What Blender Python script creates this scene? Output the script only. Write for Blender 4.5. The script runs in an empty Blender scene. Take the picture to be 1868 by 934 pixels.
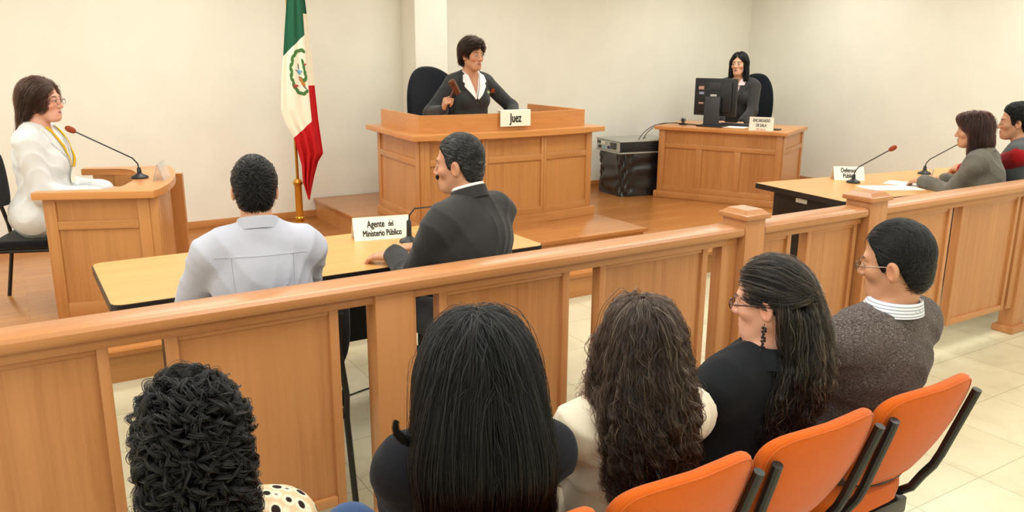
import bpy, bmesh, math, random
import numpy as np
from mathutils import Vector, Matrix

# ------------------------------------------------------------------ camera, light, exposure
SC = bpy.context.scene
COL = SC.collection
FPX, YAW, PITCH, ROLL, CAMZ = 1480.0, math.radians(58.0), math.radians(14.2), math.radians(-0.35), 1.72
_fw = np.array([math.cos(YAW) * math.cos(PITCH), math.sin(YAW) * math.cos(PITCH), -math.sin(PITCH)])
_rt = np.array([math.sin(YAW), -math.cos(YAW), 0.0])
_dn = np.cross(_fw, _rt)
_r2 = _rt * math.cos(ROLL) + _dn * math.sin(ROLL)
_d2 = _dn * math.cos(ROLL) - _rt * math.sin(ROLL)
cam_data = bpy.data.cameras.new('camera')
cam = bpy.data.objects.new('camera', cam_data)
COL.objects.link(cam)
cam.matrix_world = Matrix(((_r2[0], -_d2[0], -_fw[0], 0), (_r2[1], -_d2[1], -_fw[1], 0), (_r2[2], -_d2[2], -_fw[2], CAMZ), (0, 0, 0, 1)))
cam_data.sensor_fit = 'HORIZONTAL'
cam_data.sensor_width = 36.0
cam_data.lens = FPX / 1868 * 36.0
cam_data.clip_start = 0.05
cam_data.clip_end = 60
SC.camera = cam
SC.view_settings.view_transform = 'Standard'
SC.view_settings.look = 'None'
SC.view_settings.exposure = -0.12
SC.view_settings.gamma = 1.0
SC.view_settings.use_curve_mapping = False

world = bpy.data.worlds.new('World')
SC.world = world
world.use_nodes = True
world.node_tree.nodes['Background'].inputs[0].default_value = (1.0, 0.98, 0.95, 1)
world.node_tree.nodes['Background'].inputs[1].default_value = 0.35

CEIL = 2.85
def ceiling_light(x, y, w, h, energy, colr=(0.965, 1.0, 0.97)):
    l = bpy.data.lights.new('ceiling_light', 'AREA')
    l.shape = 'RECTANGLE'; l.size = w; l.size_y = h; l.energy = energy; l.color = colr
    o = bpy.data.objects.new('ceiling_light', l); COL.objects.link(o)
    o.location = (x, y, CEIL - 0.03)
for lx, en in ((-1.5, 41), (1.2, 36), (4.0, 32), (6.9, 35)):
    for ly in (-0.9, 1.5, 3.7, 6.0):
        ceiling_light(lx, ly, 1.4, 0.9, en)

# ------------------------------------------------------------------ materials
MATS = {}
def srgb(r, g, b):
    f = lambda c: (c / 255 / 12.92) if c / 255 <= 0.04045 else ((c / 255 + 0.055) / 1.055) ** 2.4
    return (f(r), f(g), f(b), 1.0)
def new_mat(name, col=(0.8, 0.8, 0.8, 1), rough=0.5, metal=0.0, spec=0.5, **kw):
    m = bpy.data.materials.new(name); m.use_nodes = True
    b = m.node_tree.nodes['Principled BSDF']
    b.inputs['Base Color'].default_value = col
    b.inputs['Roughness'].default_value = rough
    b.inputs['Metallic'].default_value = metal
    b.inputs['Specular IOR Level'].default_value = spec
    for k, v in kw.items():
        b.inputs[k].default_value = v
    MATS[name] = m
    return m, m.node_tree, b
def N(nt, t, **kw):
    n = nt.nodes.new(t)
    for k, v in kw.items():
        if k.startswith('i_'):
            n.inputs[k[2:].replace('_', ' ')].default_value = v
        else:
            setattr(n, k, v)
    return n
def coord(nt, scale=(1, 1, 1), rot=(0, 0, 0)):
    tc = N(nt, 'ShaderNodeTexCoord'); mp = N(nt, 'ShaderNodeMapping')
    mp.inputs['Scale'].default_value = scale; mp.inputs['Rotation'].default_value = rot
    nt.links.new(tc.outputs['Object'], mp.inputs['Vector'])
    return mp.outputs['Vector']
def ramp(nt, fac, stops):
    r = N(nt, 'ShaderNodeValToRGB')
    els = r.color_ramp.elements
    while len(els) < len(stops): els.new(0.5)
    for e, (p, c) in zip(els, stops):
        e.position = p; e.color = c
    nt.links.new(fac, r.inputs['Fac'])
    return r.outputs['Color']
def bump(nt, b, height, strength=0.2, dist=0.01):
    n = N(nt, 'ShaderNodeBump'); n.inputs['Strength'].default_value = strength; n.inputs['Distance'].default_value = dist
    nt.links.new(height, n.inputs['Height']); nt.links.new(n.outputs['Normal'], b.inputs['Normal'])

def wood(name, c0, c1, axis='z', rough=0.38, scale=1.0, coat=0.25):
    m, nt, b = new_mat(name, c0, rough)
    sc = {'x': (1.6, 38, 38), 'y': (38, 1.6, 38), 'z': (38, 38, 1.6)}[axis]
    v = coord(nt, tuple(s * scale for s in sc))
    n1 = N(nt, 'ShaderNodeTexNoise', i_Scale=1.0, i_Detail=5.0, i_Roughness=0.6, i_Distortion=0.4)
    nt.links.new(v, n1.inputs['Vector'])
    sc2 = {'x': (0.5, 3, 3), 'y': (3, 0.5, 3), 'z': (3, 3, 0.5)}[axis]
    v2 = coord(nt, sc2)
    n2 = N(nt, 'ShaderNodeTexNoise', i_Scale=1.0, i_Detail=2.0)
    nt.links.new(v2, n2.inputs['Vector'])
    mx = N(nt, 'ShaderNodeMath', operation='ADD'); mx2 = N(nt, 'ShaderNodeMath', operation='MULTIPLY'); mx2.inputs[1].default_value = 0.5
    nt.links.new(n1.outputs['Fac'], mx.inputs[0]); nt.links.new(n2.outputs['Fac'], mx.inputs[1]); nt.links.new(mx.outputs[0], mx2.inputs[0])
    nt.links.new(ramp(nt, mx2.outputs[0], [(0.3, c1), (0.52, c0), (0.75, tuple(min(1, a * 1.13) for a in c0[:3]) + (1,))]), b.inputs['Base Color'])
    b.inputs['Coat Weight'].default_value = coat; b.inputs['Coat Roughness'].default_value = 0.25
    bump(nt, b, n1.outputs['Fac'], 0.06, 0.002)
    return m
OAK, OAKD = srgb(186, 126, 76), srgb(164, 104, 58)
wood('oak_v', OAK, OAKD, 'z'); wood('oak_h', OAK, OAKD, 'x'); wood('oak_y', OAK, OAKD, 'y')
wood('desk_v', srgb(192, 132, 74), srgb(170, 110, 56), 'z'); wood('desk_h', srgb(192, 132, 74), srgb(170, 110, 56), 'x')
wood('laminate', srgb(218, 160, 92), srgb(204, 144, 78), 'x', rough=0.33, coat=0.1)
wood('desktop', srgb(206, 140, 76), srgb(190, 120, 60), 'x', rough=0.33)
wood('desktop_y', srgb(206, 140, 76), srgb(190, 120, 60), 'y', rough=0.33)
wood('gavel_wood', srgb(92, 44, 24), srgb(60, 26, 14), 'z', rough=0.25)

def plank_floor(name):
    m, nt, b = new_mat(name, srgb(190, 128, 68), 0.3)
    v = coord(nt)
    br = N(nt, 'ShaderNodeTexBrick', offset=0.37, i_Scale=1.0, i_Mortar_Size=0.0012, i_Brick_Width=1.2, i_Row_Height=0.09)
    br.inputs['Color1'].default_value = srgb(192, 128, 66); br.inputs['Color2'].default_value = srgb(176, 112, 54); br.inputs['Mortar'].default_value = srgb(120, 72, 34)
    nt.links.new(v, br.inputs['Vector'])
    v2 = coord(nt, (2, 45, 45)); n = N(nt, 'ShaderNodeTexNoise', i_Scale=1.0, i_Detail=4.0); nt.links.new(v2, n.inputs['Vector'])
    mx = N(nt, 'ShaderNodeMix', data_type='RGBA', blend_type='MULTIPLY'); mx.inputs[0].default_value = 0.5
    nt.links.new(br.outputs['Color'], mx.inputs[6])
    nt.links.new(ramp(nt, n.outputs['Fac'], [(0.3, (0.72, 0.66, 0.6, 1)), (0.6, (1, 1, 1, 1))]), mx.inputs[7])
    nt.links.new(mx.outputs[2], b.inputs['Base Color'])
    b.inputs['Coat Weight'].default_value = 0.3; b.inputs['Coat Roughness'].default_value = 0.2
plank_floor('plank_floor')

def tile_floor(name):
    m, nt, b = new_mat(name, srgb(214, 208, 180), 0.3)
    tc = N(nt, 'ShaderNodeTexCoord'); mp = N(nt, 'ShaderNodeMapping'); mp.inputs['Location'].default_value = TILE_OFF
    nt.links.new(tc.outputs['Object'], mp.inputs['Vector'])
    br = N(nt, 'ShaderNodeTexBrick', offset=0.0, i_Scale=1.0, i_Mortar_Size=0.0022, i_Brick_Width=TILE_W, i_Row_Height=TILE_H, i_Mortar_Smooth=0.3)
    br.inputs['Color1'].default_value = srgb(219, 210, 180); br.inputs['Color2'].default_value = srgb(211, 202, 171); br.inputs['Mortar'].default_value = srgb(165, 155, 128)
    nt.links.new(mp.outputs[0], br.inputs['Vector'])
    n = N(nt, 'ShaderNodeTexNoise', i_Scale=5.0, i_Detail=8.0, i_Roughness=0.7, i_Distortion=0.7); nt.links.new(mp.outputs[0], n.inputs['Vector'])
    mx = N(nt, 'ShaderNodeMix', data_type='RGBA', blend_type='MULTIPLY'); mx.inputs[0].default_value = 0.7
    nt.links.new(br.outputs['Color'], mx.inputs[6])
    nt.links.new(ramp(nt, n.outputs['Fac'], [(0.3, (0.8, 0.78, 0.72, 1)), (0.5, (0.97, 0.96, 0.94, 1)), (0.75, (1, 1, 1, 1))]), mx.inputs[7])
    nt.links.new(mx.outputs[2], b.inputs['Base Color'])
TILE_W, TILE_H, TILE_OFF = 0.443, 0.418, (-0.187, -0.308, 0.0)
tile_floor('tile_floor')

def plaster(name, c):
    m, nt, b = new_mat(name, c, 0.85, spec=0.2)
    n = N(nt, 'ShaderNodeTexNoise', i_Scale=3.0, i_Detail=3.0); nt.links.new(coord(nt), n.inputs['Vector'])
    c2 = tuple(a * 0.965 for a in c[:3]) + (1,)
    nt.links.new(ramp(nt, n.outputs['Fac'], [(0.35, c2), (0.65, c)]), b.inputs['Base Color'])
    n2 = N(nt, 'ShaderNodeTexNoise', i_Scale=60.0, i_Detail=3.0); nt.links.new(coord(nt), n2.inputs['Vector'])
    bump(nt, b, n2.outputs['Fac'], 0.08, 0.003)
plaster('wall_paint', srgb(234, 231, 217)); plaster('ceiling_paint', srgb(240, 238, 230))

def cloth(name, c, c2=None, weave=900, rough=0.9, bstr=0.25, blotch=6, sheen=0.15):
    m, nt, b = new_mat(name, c, rough, spec=0.15)
    c2 = c2 or tuple(a * 0.82 for a in c[:3]) + (1,)
    n = N(nt, 'ShaderNodeTexNoise', i_Scale=float(weave), i_Detail=2.0); nt.links.new(coord(nt), n.inputs['Vector'])
    n2 = N(nt, 'ShaderNodeTexNoise', i_Scale=float(blotch), i_Detail=3.0); nt.links.new(coord(nt), n2.inputs['Vector'])
    a = N(nt, 'ShaderNodeMath', operation='ADD'); h = N(nt, 'ShaderNodeMath', operation='MULTIPLY'); h.inputs[1].default_value = 0.5
    nt.links.new(n.outputs['Fac'], a.inputs[0]); nt.links.new(n2.outputs['Fac'], a.inputs[1]); nt.links.new(a.outputs[0], h.inputs[0])
    nt.links.new(ramp(nt, h.outputs[0], [(0.38, c2), (0.62, c)]), b.inputs['Base Color'])
    bump(nt, b, n.outputs['Fac'], bstr, 0.001)
    b.inputs['Sheen Weight'].default_value = sheen
cloth('orange_fabric', srgb(204, 97, 24), srgb(190, 86, 18), weave=420, blotch=3)
cloth('black_fabric', srgb(24, 24, 27)); cloth('office_fabric', srgb(18, 22, 30))
cloth('black_jacket', srgb(27, 29, 34), sheen=0.05); cloth('black_tee', srgb(30, 31, 38), sheen=0.05)
cloth('charcoal_suit', srgb(58, 56, 56), srgb(46, 44, 45), weave=500)
cloth('judge_suit', srgb(58, 60, 60), srgb(46, 48, 48)); cloth('clerk_suit', srgb(60, 57, 55), srgb(46, 44, 43))
cloth('grey_tweed', srgb(122, 118, 108), srgb(92, 89, 82), weave=260, bstr=0.4)
cloth('grey_vest', srgb(98, 102, 104), srgb(82, 86, 88)); cloth('red_sleeve', srgb(172, 24, 34), srgb(142, 16, 26))
cloth('white_coat', srgb(226, 228, 228), srgb(214, 216, 216)); cloth('white_shirt', srgb(240, 240, 238), srgb(230, 230, 230))
cloth('lilac_shirt', srgb(190, 192, 206), srgb(180, 182, 198)); cloth('cream_blouse', srgb(232, 220, 200), srgb(220, 207, 186))
cloth('pink_shirt', srgb(226, 206, 206), srgb(214, 192, 194))
cloth('dark_trousers', srgb(34, 35, 40)); cloth('denim', srgb(62, 88, 130), srgb(48, 70, 110), weave=500)
cloth('beige_trousers', srgb(190, 180, 160)); cloth('yellow_ribbon', srgb(226, 188, 40), srgb(214, 170, 30))

def sweater(name):
    m, nt, b = new_mat(name, srgb(92, 84, 80), 0.95, spec=0.1)
    n = N(nt, 'ShaderNodeTexNoise', i_Scale=1.0, i_Detail=3.0, i_Roughness=0.7); nt.links.new(coord(nt, (170, 170, 460), (.12, .1, 0)), n.inputs['Vector'])
    n2 = N(nt, 'ShaderNodeTexNoise', i_Scale=7.0, i_Detail=2.0); nt.links.new(coord(nt), n2.inputs['Vector'])
    a = N(nt, 'ShaderNodeMath', operation='MULTIPLY_ADD'); a.inputs[1].default_value = .85
    sub = N(nt, 'ShaderNodeMath', operation='MULTIPLY'); sub.inputs[1].default_value = .15
    nt.links.new(n2.outputs['Fac'], sub.inputs[0]); nt.links.new(n.outputs['Fac'], a.inputs[0]); nt.links.new(sub.outputs[0], a.inputs[2])
    nt.links.new(ramp(nt, a.outputs[0], [(0.34, srgb(46, 41, 41)), (0.5, srgb(86, 77, 75)), (0.68, srgb(142, 132, 128))]), b.inputs['Base Color'])
    bump(nt, b, a.outputs[0], 0.7, 0.003)
    b.inputs['Sheen Weight'].default_value = 0.1
sweater('grey_sweater')

def stripes(name):
    m, nt, b = new_mat(name, srgb(225, 228, 238), 0.85, spec=0.2)
    w = N(nt, 'ShaderNodeTexWave', wave_type='BANDS', bands_direction='Z', i_Scale=34.0)
    nt.links.new(coord(nt), w.inputs['Vector'])
    nt.links.new(ramp(nt, w.outputs['Fac'], [(0.0, srgb(138, 141, 156)), (0.16, srgb(160, 163, 176)), (0.24, srgb(226, 229, 238))]), b.inputs['Base Color'])
stripes('striped_shirt')

def leaf_print(name):
    m, nt, b = new_mat(name, srgb(225, 210, 180), 0.85, spec=0.2)
    v = coord(nt, (34, 34, 20), (0.0, 0.5, 0.3))
    vo = N(nt, 'ShaderNodeTexVoronoi', i_Scale=1.0, i_Randomness=0.25); nt.links.new(v, vo.inputs['Vector'])
    nt.links.new(ramp(nt, vo.outputs['Distance'], [(0.0, srgb(38, 26, 22)), (0.40, srgb(44, 30, 25)), (0.44, srgb(236, 226, 204)), (0.6, srgb(214, 186, 150))]), b.inputs['Base Color'])
leaf_print('leaf_print')

new_mat('black_metal', srgb(22, 22, 24), 0.35, spec=0.5)
new_mat('black_plastic', srgb(26, 27, 29), 0.45)
new_mat('dark_plastic', srgb(52, 54, 58), 0.45)
new_mat('black_laminate', srgb(20, 20, 22), 0.4)
new_mat('black_edge', srgb(26, 27, 30), 0.35)
new_mat('silver', srgb(176, 178, 172), 0.4, 0.6)
new_mat('chrome', srgb(210, 210, 210), 0.2, 1.0)
new_mat('gold', srgb(206, 158, 62), 0.28, 1.0)
new_mat('brass_wood', srgb(196, 132, 40), 0.3, 0.35)
new_mat('paper', srgb(248, 246, 238), 0.8, spec=0.2)
new_mat('card', srgb(246, 242, 226), 0.7, spec=0.2)
new_mat('ink', srgb(52, 50, 48), 0.8, spec=0.1)
new_mat('red_ink', srgb(190, 110, 70), 0.8, spec=0.1)
new_mat('foam_red', srgb(150, 74, 50), 0.9, spec=0.1)
new_mat('lens', (1, 1, 1, 1), 0.02, **{'Transmission Weight': 1.0, 'IOR': 1.05})
new_mat('acrylic', (0.95, 0.97, 0.97, 1), 0.08, **{'Transmission Weight': 0.85, 'IOR': 1.2})
new_mat('spectacle_frame', srgb(74, 44, 36), 0.3); new_mat('wire_frame', srgb(120, 96, 84), 0.3, 0.7)
new_mat('sticker', srgb(220, 216, 206), 0.6); new_mat('sticker_red', srgb(196, 150, 140), 0.6); new_mat('sticker_blue', srgb(140, 160, 190), 0.6)
new_mat('garbage_bag', srgb(20, 20, 23), 0.32, spec=0.7)
new_mat('cable_black', srgb(22, 22, 24), 0.5)
new_mat('navy_port', srgb(40, 44, 110), 0.5)
new_mat('flag_green', srgb(36, 92, 66), 0.75, spec=0.2); new_mat('flag_white', srgb(238, 230, 208), 0.75, spec=0.2); new_mat('flag_red', srgb(190, 26, 30), 0.7, spec=0.2)
new_mat('leaf_green', srgb(62, 112, 50), 0.8); new_mat('eagle_brown', srgb(176, 116, 50), 0.8); new_mat('eagle_dark', srgb(96, 84, 70), 0.8); new_mat('water_blue', srgb(110, 170, 206), 0.8); new_mat('ribbon_red', srgb(160, 50, 44), 0.8)
new_mat('bead', srgb(40, 30, 28), 0.4); new_mat('hair_tie', srgb(66, 28, 44), 0.7)
new_mat('pin_gold', srgb(180, 190, 150), 0.3, 0.6); new_mat('pin_red', srgb(150, 60, 44), 0.4)
new_mat('pen_white', srgb(215, 215, 222), 0.3); new_mat('button', srgb(60, 60, 60), 0.4)
new_mat('blue_plastic', srgb(50, 70, 150), 0.4)
new_mat('shoe_black', srgb(18, 18, 19), 0.3)

def vcol_mat(name, rough, spec, **kw):
    m, nt, b = new_mat(name, (1, 1, 1, 1), rough, spec=spec, **kw)
    at = N(nt, 'ShaderNodeAttribute', attribute_name='col')
    nt.links.new(at.outputs['Color'], b.inputs['Base Color'])
    return m, nt, b
m_, nt_, b_ = vcol_mat('skin', 0.5, 0.35)
b_.inputs['Subsurface Weight'].default_value = 0.06; b_.inputs['Subsurface Radius'].default_value = (0.012, 0.005, 0.003); b_.inputs['Subsurface Scale'].default_value = 0.6

def strand_mat(name):
    m, nt, b = new_mat(name, (1, 1, 1, 1))
    h = N(nt, 'ShaderNodeBsdfHairPrincipled'); h.parametrization = 'COLOR'
    h.inputs['Roughness'].default_value = 0.32; h.inputs['Radial Roughness'].default_value = 0.4; h.inputs['IOR'].default_value = 1.42
    at = N(nt, 'ShaderNodeAttribute', attribute_name='col')
    nt.links.new(at.outputs['Color'], h.inputs['Color']); nt.links.new(h.outputs['BSDF'], nt.nodes['Material Output'].inputs['Surface'])
    nt.nodes.remove(b)
strand_mat('hair')
vcol_mat('hair_base', 0.8, 0.1)
vcol_mat('hair_matte', 0.55, 0.3)

# ------------------------------------------------------------------ object helpers
def link(o, parent=None):
    COL.objects.link(o)
    if parent is not None: o.parent = parent
    return o
def tag(o, label=None, cat=None, group=None, kind=None):
    if label: o['label'] = label
    if cat: o['category'] = cat
    if group: o['group'] = group
    if kind: o['kind'] = kind
    return o
def thing(name, label, cat, loc=(0, 0, 0), rz=0.0, group=None):
    o = bpy.data.objects.new(name, None); o.empty_display_size = 0.1
    o.location = loc; o.rotation_euler = (0, 0, rz)
    link(o); return tag(o, label, cat, group)
def to_mesh(name, verts, faces, mats, parent=None, smooth=True, midx=None, col=None):
    me = bpy.data.meshes.new(name)
    verts = np.asarray(verts, np.float32); faces = np.asarray(faces, np.int32)
    me.vertices.add(len(verts)); me.vertices.foreach_set('co', verts.ravel())
    k = faces.shape[1]
    me.loops.add(faces.size); me.loops.foreach_set('vertex_index', faces.ravel())
    me.polygons.add(len(faces))
    me.polygons.foreach_set('loop_start', np.arange(0, faces.size, k, dtype=np.int32))
    if midx is not None: me.polygons.foreach_set('material_index', np.asarray(midx, np.int32))
    me.polygons.foreach_set('use_smooth', np.full(len(faces), bool(smooth)))
    for m in (mats if isinstance(mats, (list, tuple)) else [mats]): me.materials.append(MATS[m])
    if col is not None:
        a = me.attributes.new('col', 'FLOAT_COLOR', 'POINT')
        c = np.ones((len(verts), 4), np.float32); c[:, :3] = col; a.data.foreach_set('color', c.ravel())
    me.update(); me.validate()
    return link(bpy.data.objects.new(name, me), parent)

class B:
    """collects shapes in one bmesh, built as ONE mesh object"""
    def __init__(s, M=None): s.bm = bmesh.new(); s.M = M or Matrix.Identity(4)
    def _fin(s, vs, mat, T=None):
        T = s.M @ T if T is not None else s.M
        for v in vs: v.co = T @ v.co
        fs = {f for v in vs for f in v.link_faces}
        for f in fs: f.material_index = mat
    def box(s, x0, x1, y0, y1, z0, z1, bev=0.0, mat=0, T=None, seg=2):
        r = bmesh.ops.create_cube(s.bm, size=1.0); vs = r['verts']
        for v in vs: v.co = Vector((x0 + (v.co.x + .5) * (x1 - x0), y0 + (v.co.y + .5) * (y1 - y0), z0 + (v.co.z + .5) * (z1 - z0)))
        if bev > 0:
            es = list({e for v in vs for e in v.link_edges})
            rr = bmesh.ops.bevel(s.bm, geom=es, offset=bev, segments=seg, affect='EDGES', profile=0.6)
            vs = list({v for f in rr['faces'] for v in f.verts} | {v for v in vs if v.is_valid})
        s._fin(vs, mat, T); return s
    def prism(s, poly, z0, z1, bev=0.0, mat=0, T=None, seg=2):
        n = len(poly)
        a = [s.bm.verts.new((p[0], p[1], z0)) for p in poly]; b = [s.bm.verts.new((p[0], p[1], z1)) for p in poly]
        fs = [s.bm.faces.new(a[::-1]), s.bm.faces.new(b)]
        for i in range(n): s.bm.faces.new((a[i], a[(i + 1) % n], b[(i + 1) % n], b[i]))
        vs = a + b
        if bev > 0:
            es = [e for e in fs[0].edges] + [e for e in fs[1].edges]
            rr = bmesh.ops.bevel(s.bm, geom=es, offset=bev, segments=seg, affect='EDGES', profile=0.6)
            vs = list({v for f in rr['faces'] for v in f.verts} | {v for v in vs if v.is_valid})
        s._fin(vs, mat, T); return s
    def tube(s, pts, r, n=8, mat=0, T=None, flat=1.0):
        pts = [Vector(p) for p in pts]; rs = r if isinstance(r, (list, tuple)) else [r] * len(pts)
        rings = []; prev = None
        for i, p in enumerate(pts):
            d = (pts[min(i + 1, len(pts) - 1)] - pts[max(i - 1, 0)]).normalized()
            if prev is None:
                ref = Vector((0, 0, 1)) if abs(d.z) < .9 else Vector((1, 0, 0)); u = d.cross(ref).normalized()
            else:
                u = (prev - d * prev.dot(d)).normalized()
            prev = u; w = d.cross(u)
            rings.append([s.bm.verts.new(p + (u * math.cos(t) + w * math.sin(t) * flat) * rs[i]) for t in [2 * math.pi * k / n for k in range(n)]])
        for a, b in zip(rings, rings[1:]):
            for k in range(n): s.bm.faces.new((a[k], a[(k + 1) % n], b[(k + 1) % n], b[k]))
        s.bm.faces.new(rings[0][::-1]); s.bm.faces.new(rings[-1])
        s._fin([v for q in rings for v in q], mat, T); return s
    def lathe(s, prof, n=24, mat=0, T=None):
        rings = [[s.bm.verts.new((r * math.cos(2 * math.pi * k / n), r * math.sin(2 * math.pi * k / n), z)) for k in range(n)] for r, z in prof]
        for a, b in zip(rings, rings[1:]):
            for k in range(n): s.bm.faces.new((a[k], a[(k + 1) % n], b[(k + 1) % n], b[k]))
        s.bm.faces.new(rings[0][::-1]); s.bm.faces.new(rings[-1])
        s._fin([v for q in rings for v in q], mat, T); return s
    def grid(s, P, thick=None, mat=0, T=None):
        """P[i][j] points -> quad sheet"""
        V = [[s.bm.verts.new(p) for p in row] for row in P]
        for i in range(len(V) - 1):
            for j in range(len(V[0]) - 1): s.bm.faces.new((V[i][j], V[i + 1][j], V[i + 1][j + 1], V[i][j + 1]))
        s._fin([v for r in V for v in r], mat, T); return s
    def build(s, name, mats, parent=None, smooth=None, auto=35):
        bmesh.ops.recalc_face_normals(s.bm, faces=s.bm.faces[:])
        me = bpy.data.meshes.new(name); 
        if smooth is None: smooth = True
        for f in s.bm.faces: f.smooth = smooth
        if smooth and auto:
            lim = math.radians(auto)
            for e in s.bm.edges:
                if len(e.link_faces) == 2 and e.calc_face_angle(0) > lim: e.smooth = False
        s.bm.to_mesh(me); s.bm.free()
        for m in (mats if isinstance(mats, (list, tuple)) else [mats]): me.materials.append(MATS[m])
        return link(bpy.data.objects.new(name, me), parent)
def copy_tree(o, parent=None):
    c = o.copy(); COL.objects.link(c)
    if parent is not None: c.parent = parent
    for ch in list(o.children): copy_tree(ch, c)
    return c
def text_mesh(name, body, size, T, mat, parent, sx=0.8, bold=0.0, extrude=0.0006, spacing=1.0, align='CENTER'):
    cu = bpy.data.curves.new(name, 'FONT'); cu.body = body; cu.size = size; cu.align_x = align; cu.align_y = 'CENTER'
    cu.extrude = extrude; cu.space_character = spacing; cu.resolution_u = 3
    tmp = bpy.data.objects.new(name + '_src', cu); COL.objects.link(tmp)
    dg = bpy.context.evaluated_depsgraph_get(); dg.update()
    one = bpy.data.meshes.new_from_object(tmp.evaluated_get(dg)); bpy.data.objects.remove(tmp); bpy.data.curves.remove(cu)
    bm = bmesh.new()
    for k, (dx, dy) in enumerate([(0, 0)] if bold <= 0 else [(0, 0), (bold, .4 * bold), (-bold, -.4 * bold), (.5 * bold, -.6 * bold), (-.5 * bold, .6 * bold)]):   # thickened strokes
        n0 = len(bm.verts); bm.from_mesh(one); bm.verts.ensure_lookup_table()
        for v in bm.verts[n0:]: v.co += Vector((dx, dy, .00002 * k))
    me = bpy.data.meshes.new(name); bm.to_mesh(me); bm.free(); bpy.data.meshes.remove(one)
    me.transform(T @ Matrix.Diagonal((sx, 1, 1, 1)))
    me.materials.clear(); me.materials.append(MATS[mat]); me.name = name
    return link(bpy.data.objects.new(name, me), parent)
# ------------------------------------------------------------------ the room
def struct(o): o['kind'] = 'structure'; return o
XL, XR, YF, YB = -3.2, 8.3, -2.4, 7.55
FZ = 0.18            # wooden stage
PZ = 0.36            # judge's platform on the stage
struct(B().box(XL - .1, XR + .1, YF - .1, 4.6, -.1, 0).build('floor', 'tile_floor'))
b = B(); b.box(XL - .1, XR + .1, 4.5, YB + .1, -.1, FZ - .03); b.box(XL - .1, XR + .1, 4.475, YB + .1, FZ - .03, FZ, bev=.006, mat=1)
struct(b.build('trim_stage', ['desk_h', 'plank_floor']))
struct(B().box(XL - .1, XR + .1, YF - .1, YB + .1, CEIL, CEIL + .1).build('ceiling', 'ceiling_paint'))
b = B(); b.box(XL - .1, 3.60, YB - .12, YB + .1, 0, CEIL); struct(b.build('wall_left', 'wall_paint'))
struct(B().box(3.376, 3.712, YB - .42, YB + .1, 0, CEIL, bev=.004).build('pillar', 'wall_paint'))
struct(B().box(3.62, XR + .1, YB, YB + .15, 0, CEIL).build('wall_back', 'wall_paint'))
struct(B().box(XR, XR + .15, YF - .1, YB + .1, 0, CEIL).build('wall_right', 'wall_paint'))
struct(B().box(XL - .15, XL, YF - .1, YB + .1, 0, CEIL).build('wall_far_left', 'wall_paint'))
struct(B().box(XL - .1, XR + .1, YF - .15, YF, 0, CEIL).build('wall_behind', 'wall_paint'))
struct(B().box(XL, 3.37, YB - .135, YB - .121, FZ, FZ + .065, bev=.003).build('baseboard_left', 'desk_h'))
struct(B().box(3.72, XR, YB - .015, YB - .001, FZ, FZ + .065, bev=.003).build('baseboard_back', 'desk_h'))
struct(B().box(XR - .015, XR - .001, 4.6, YB - .02, FZ, FZ + .065, bev=.003).build('baseboard_right', 'desk_y'if 'desk_y' in MATS else 'oak_y'))
b = B(); b.box(2.43, 4.24, 4.81, YB - .14, FZ, PZ - .03); b.box(2.41, 4.26, 4.785, YB - .137, PZ - .03, PZ, bev=.006, mat=1)
struct(b.build('trim_platform', ['desk_h', 'plank_floor']))

# ------------------------------------------------------------------ the bar: railings, posts and gate
def rail_profile(b, x0, x1):
    # handrail with rounded front edge and a sub-rail
    prof = [(-.062, .925), (-.068, .935), (-.068, .955), (-.060, .966), (-.048, .970), (.048, .970), (.060, .966), (.068, .955), (.068, .935), (.062, .925)]
    vs = [[b.bm.verts.new((x, y, z)) for y, z in prof] for x in (x0, x1)]
    n = len(prof)
    for k in range(n): b.bm.faces.new((vs[0][k], vs[0][(k + 1) % n], vs[1][(k + 1) % n], vs[1][k]))
    b.bm.faces.new(vs[0][::-1]); b.bm.faces.new(vs[1])
    b._fin(vs[0] + vs[1], 0)
def rail(parent, x0, x1):
    b = B(); rail_profile(b, x0, x1); b.box(x0, x1, -.03, .03, .885, .926, bev=.004)
    return b.build('handrail', 'oak_h', parent)
def bar_panel(parent, x0, x1, stile=.032):
    b = B(); b.box(x0 + stile * .8, x1 - stile * .8, -.011, .011, .19, .89)
    p = b.build('panel', 'oak_v', parent)
    B().box(x0, x0 + stile, -.026, .026, .17, .887, bev=.004).build('panel_stile', 'oak_v', p)
    B().box(x1 - stile, x1, -.026, .026, .17, .887, bev=.004).build('panel_stile', 'oak_v', p)
    B().box(x0 + stile, x1 - stile, -.026, .026, .17, .205, bev=.004).build('panel_bead', 'oak_h', p)
    B().box(x0 + stile, x1 - stile, -.02, .02, .868, .887, bev=.003).build('panel_bead', 'oak_h', p)
    return p
def pilaster(parent, x0, x1):
    return B().box(x0, x1, -.03, .03, .17, .887, bev=.004).build('pilaster', 'oak_v', parent)
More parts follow.
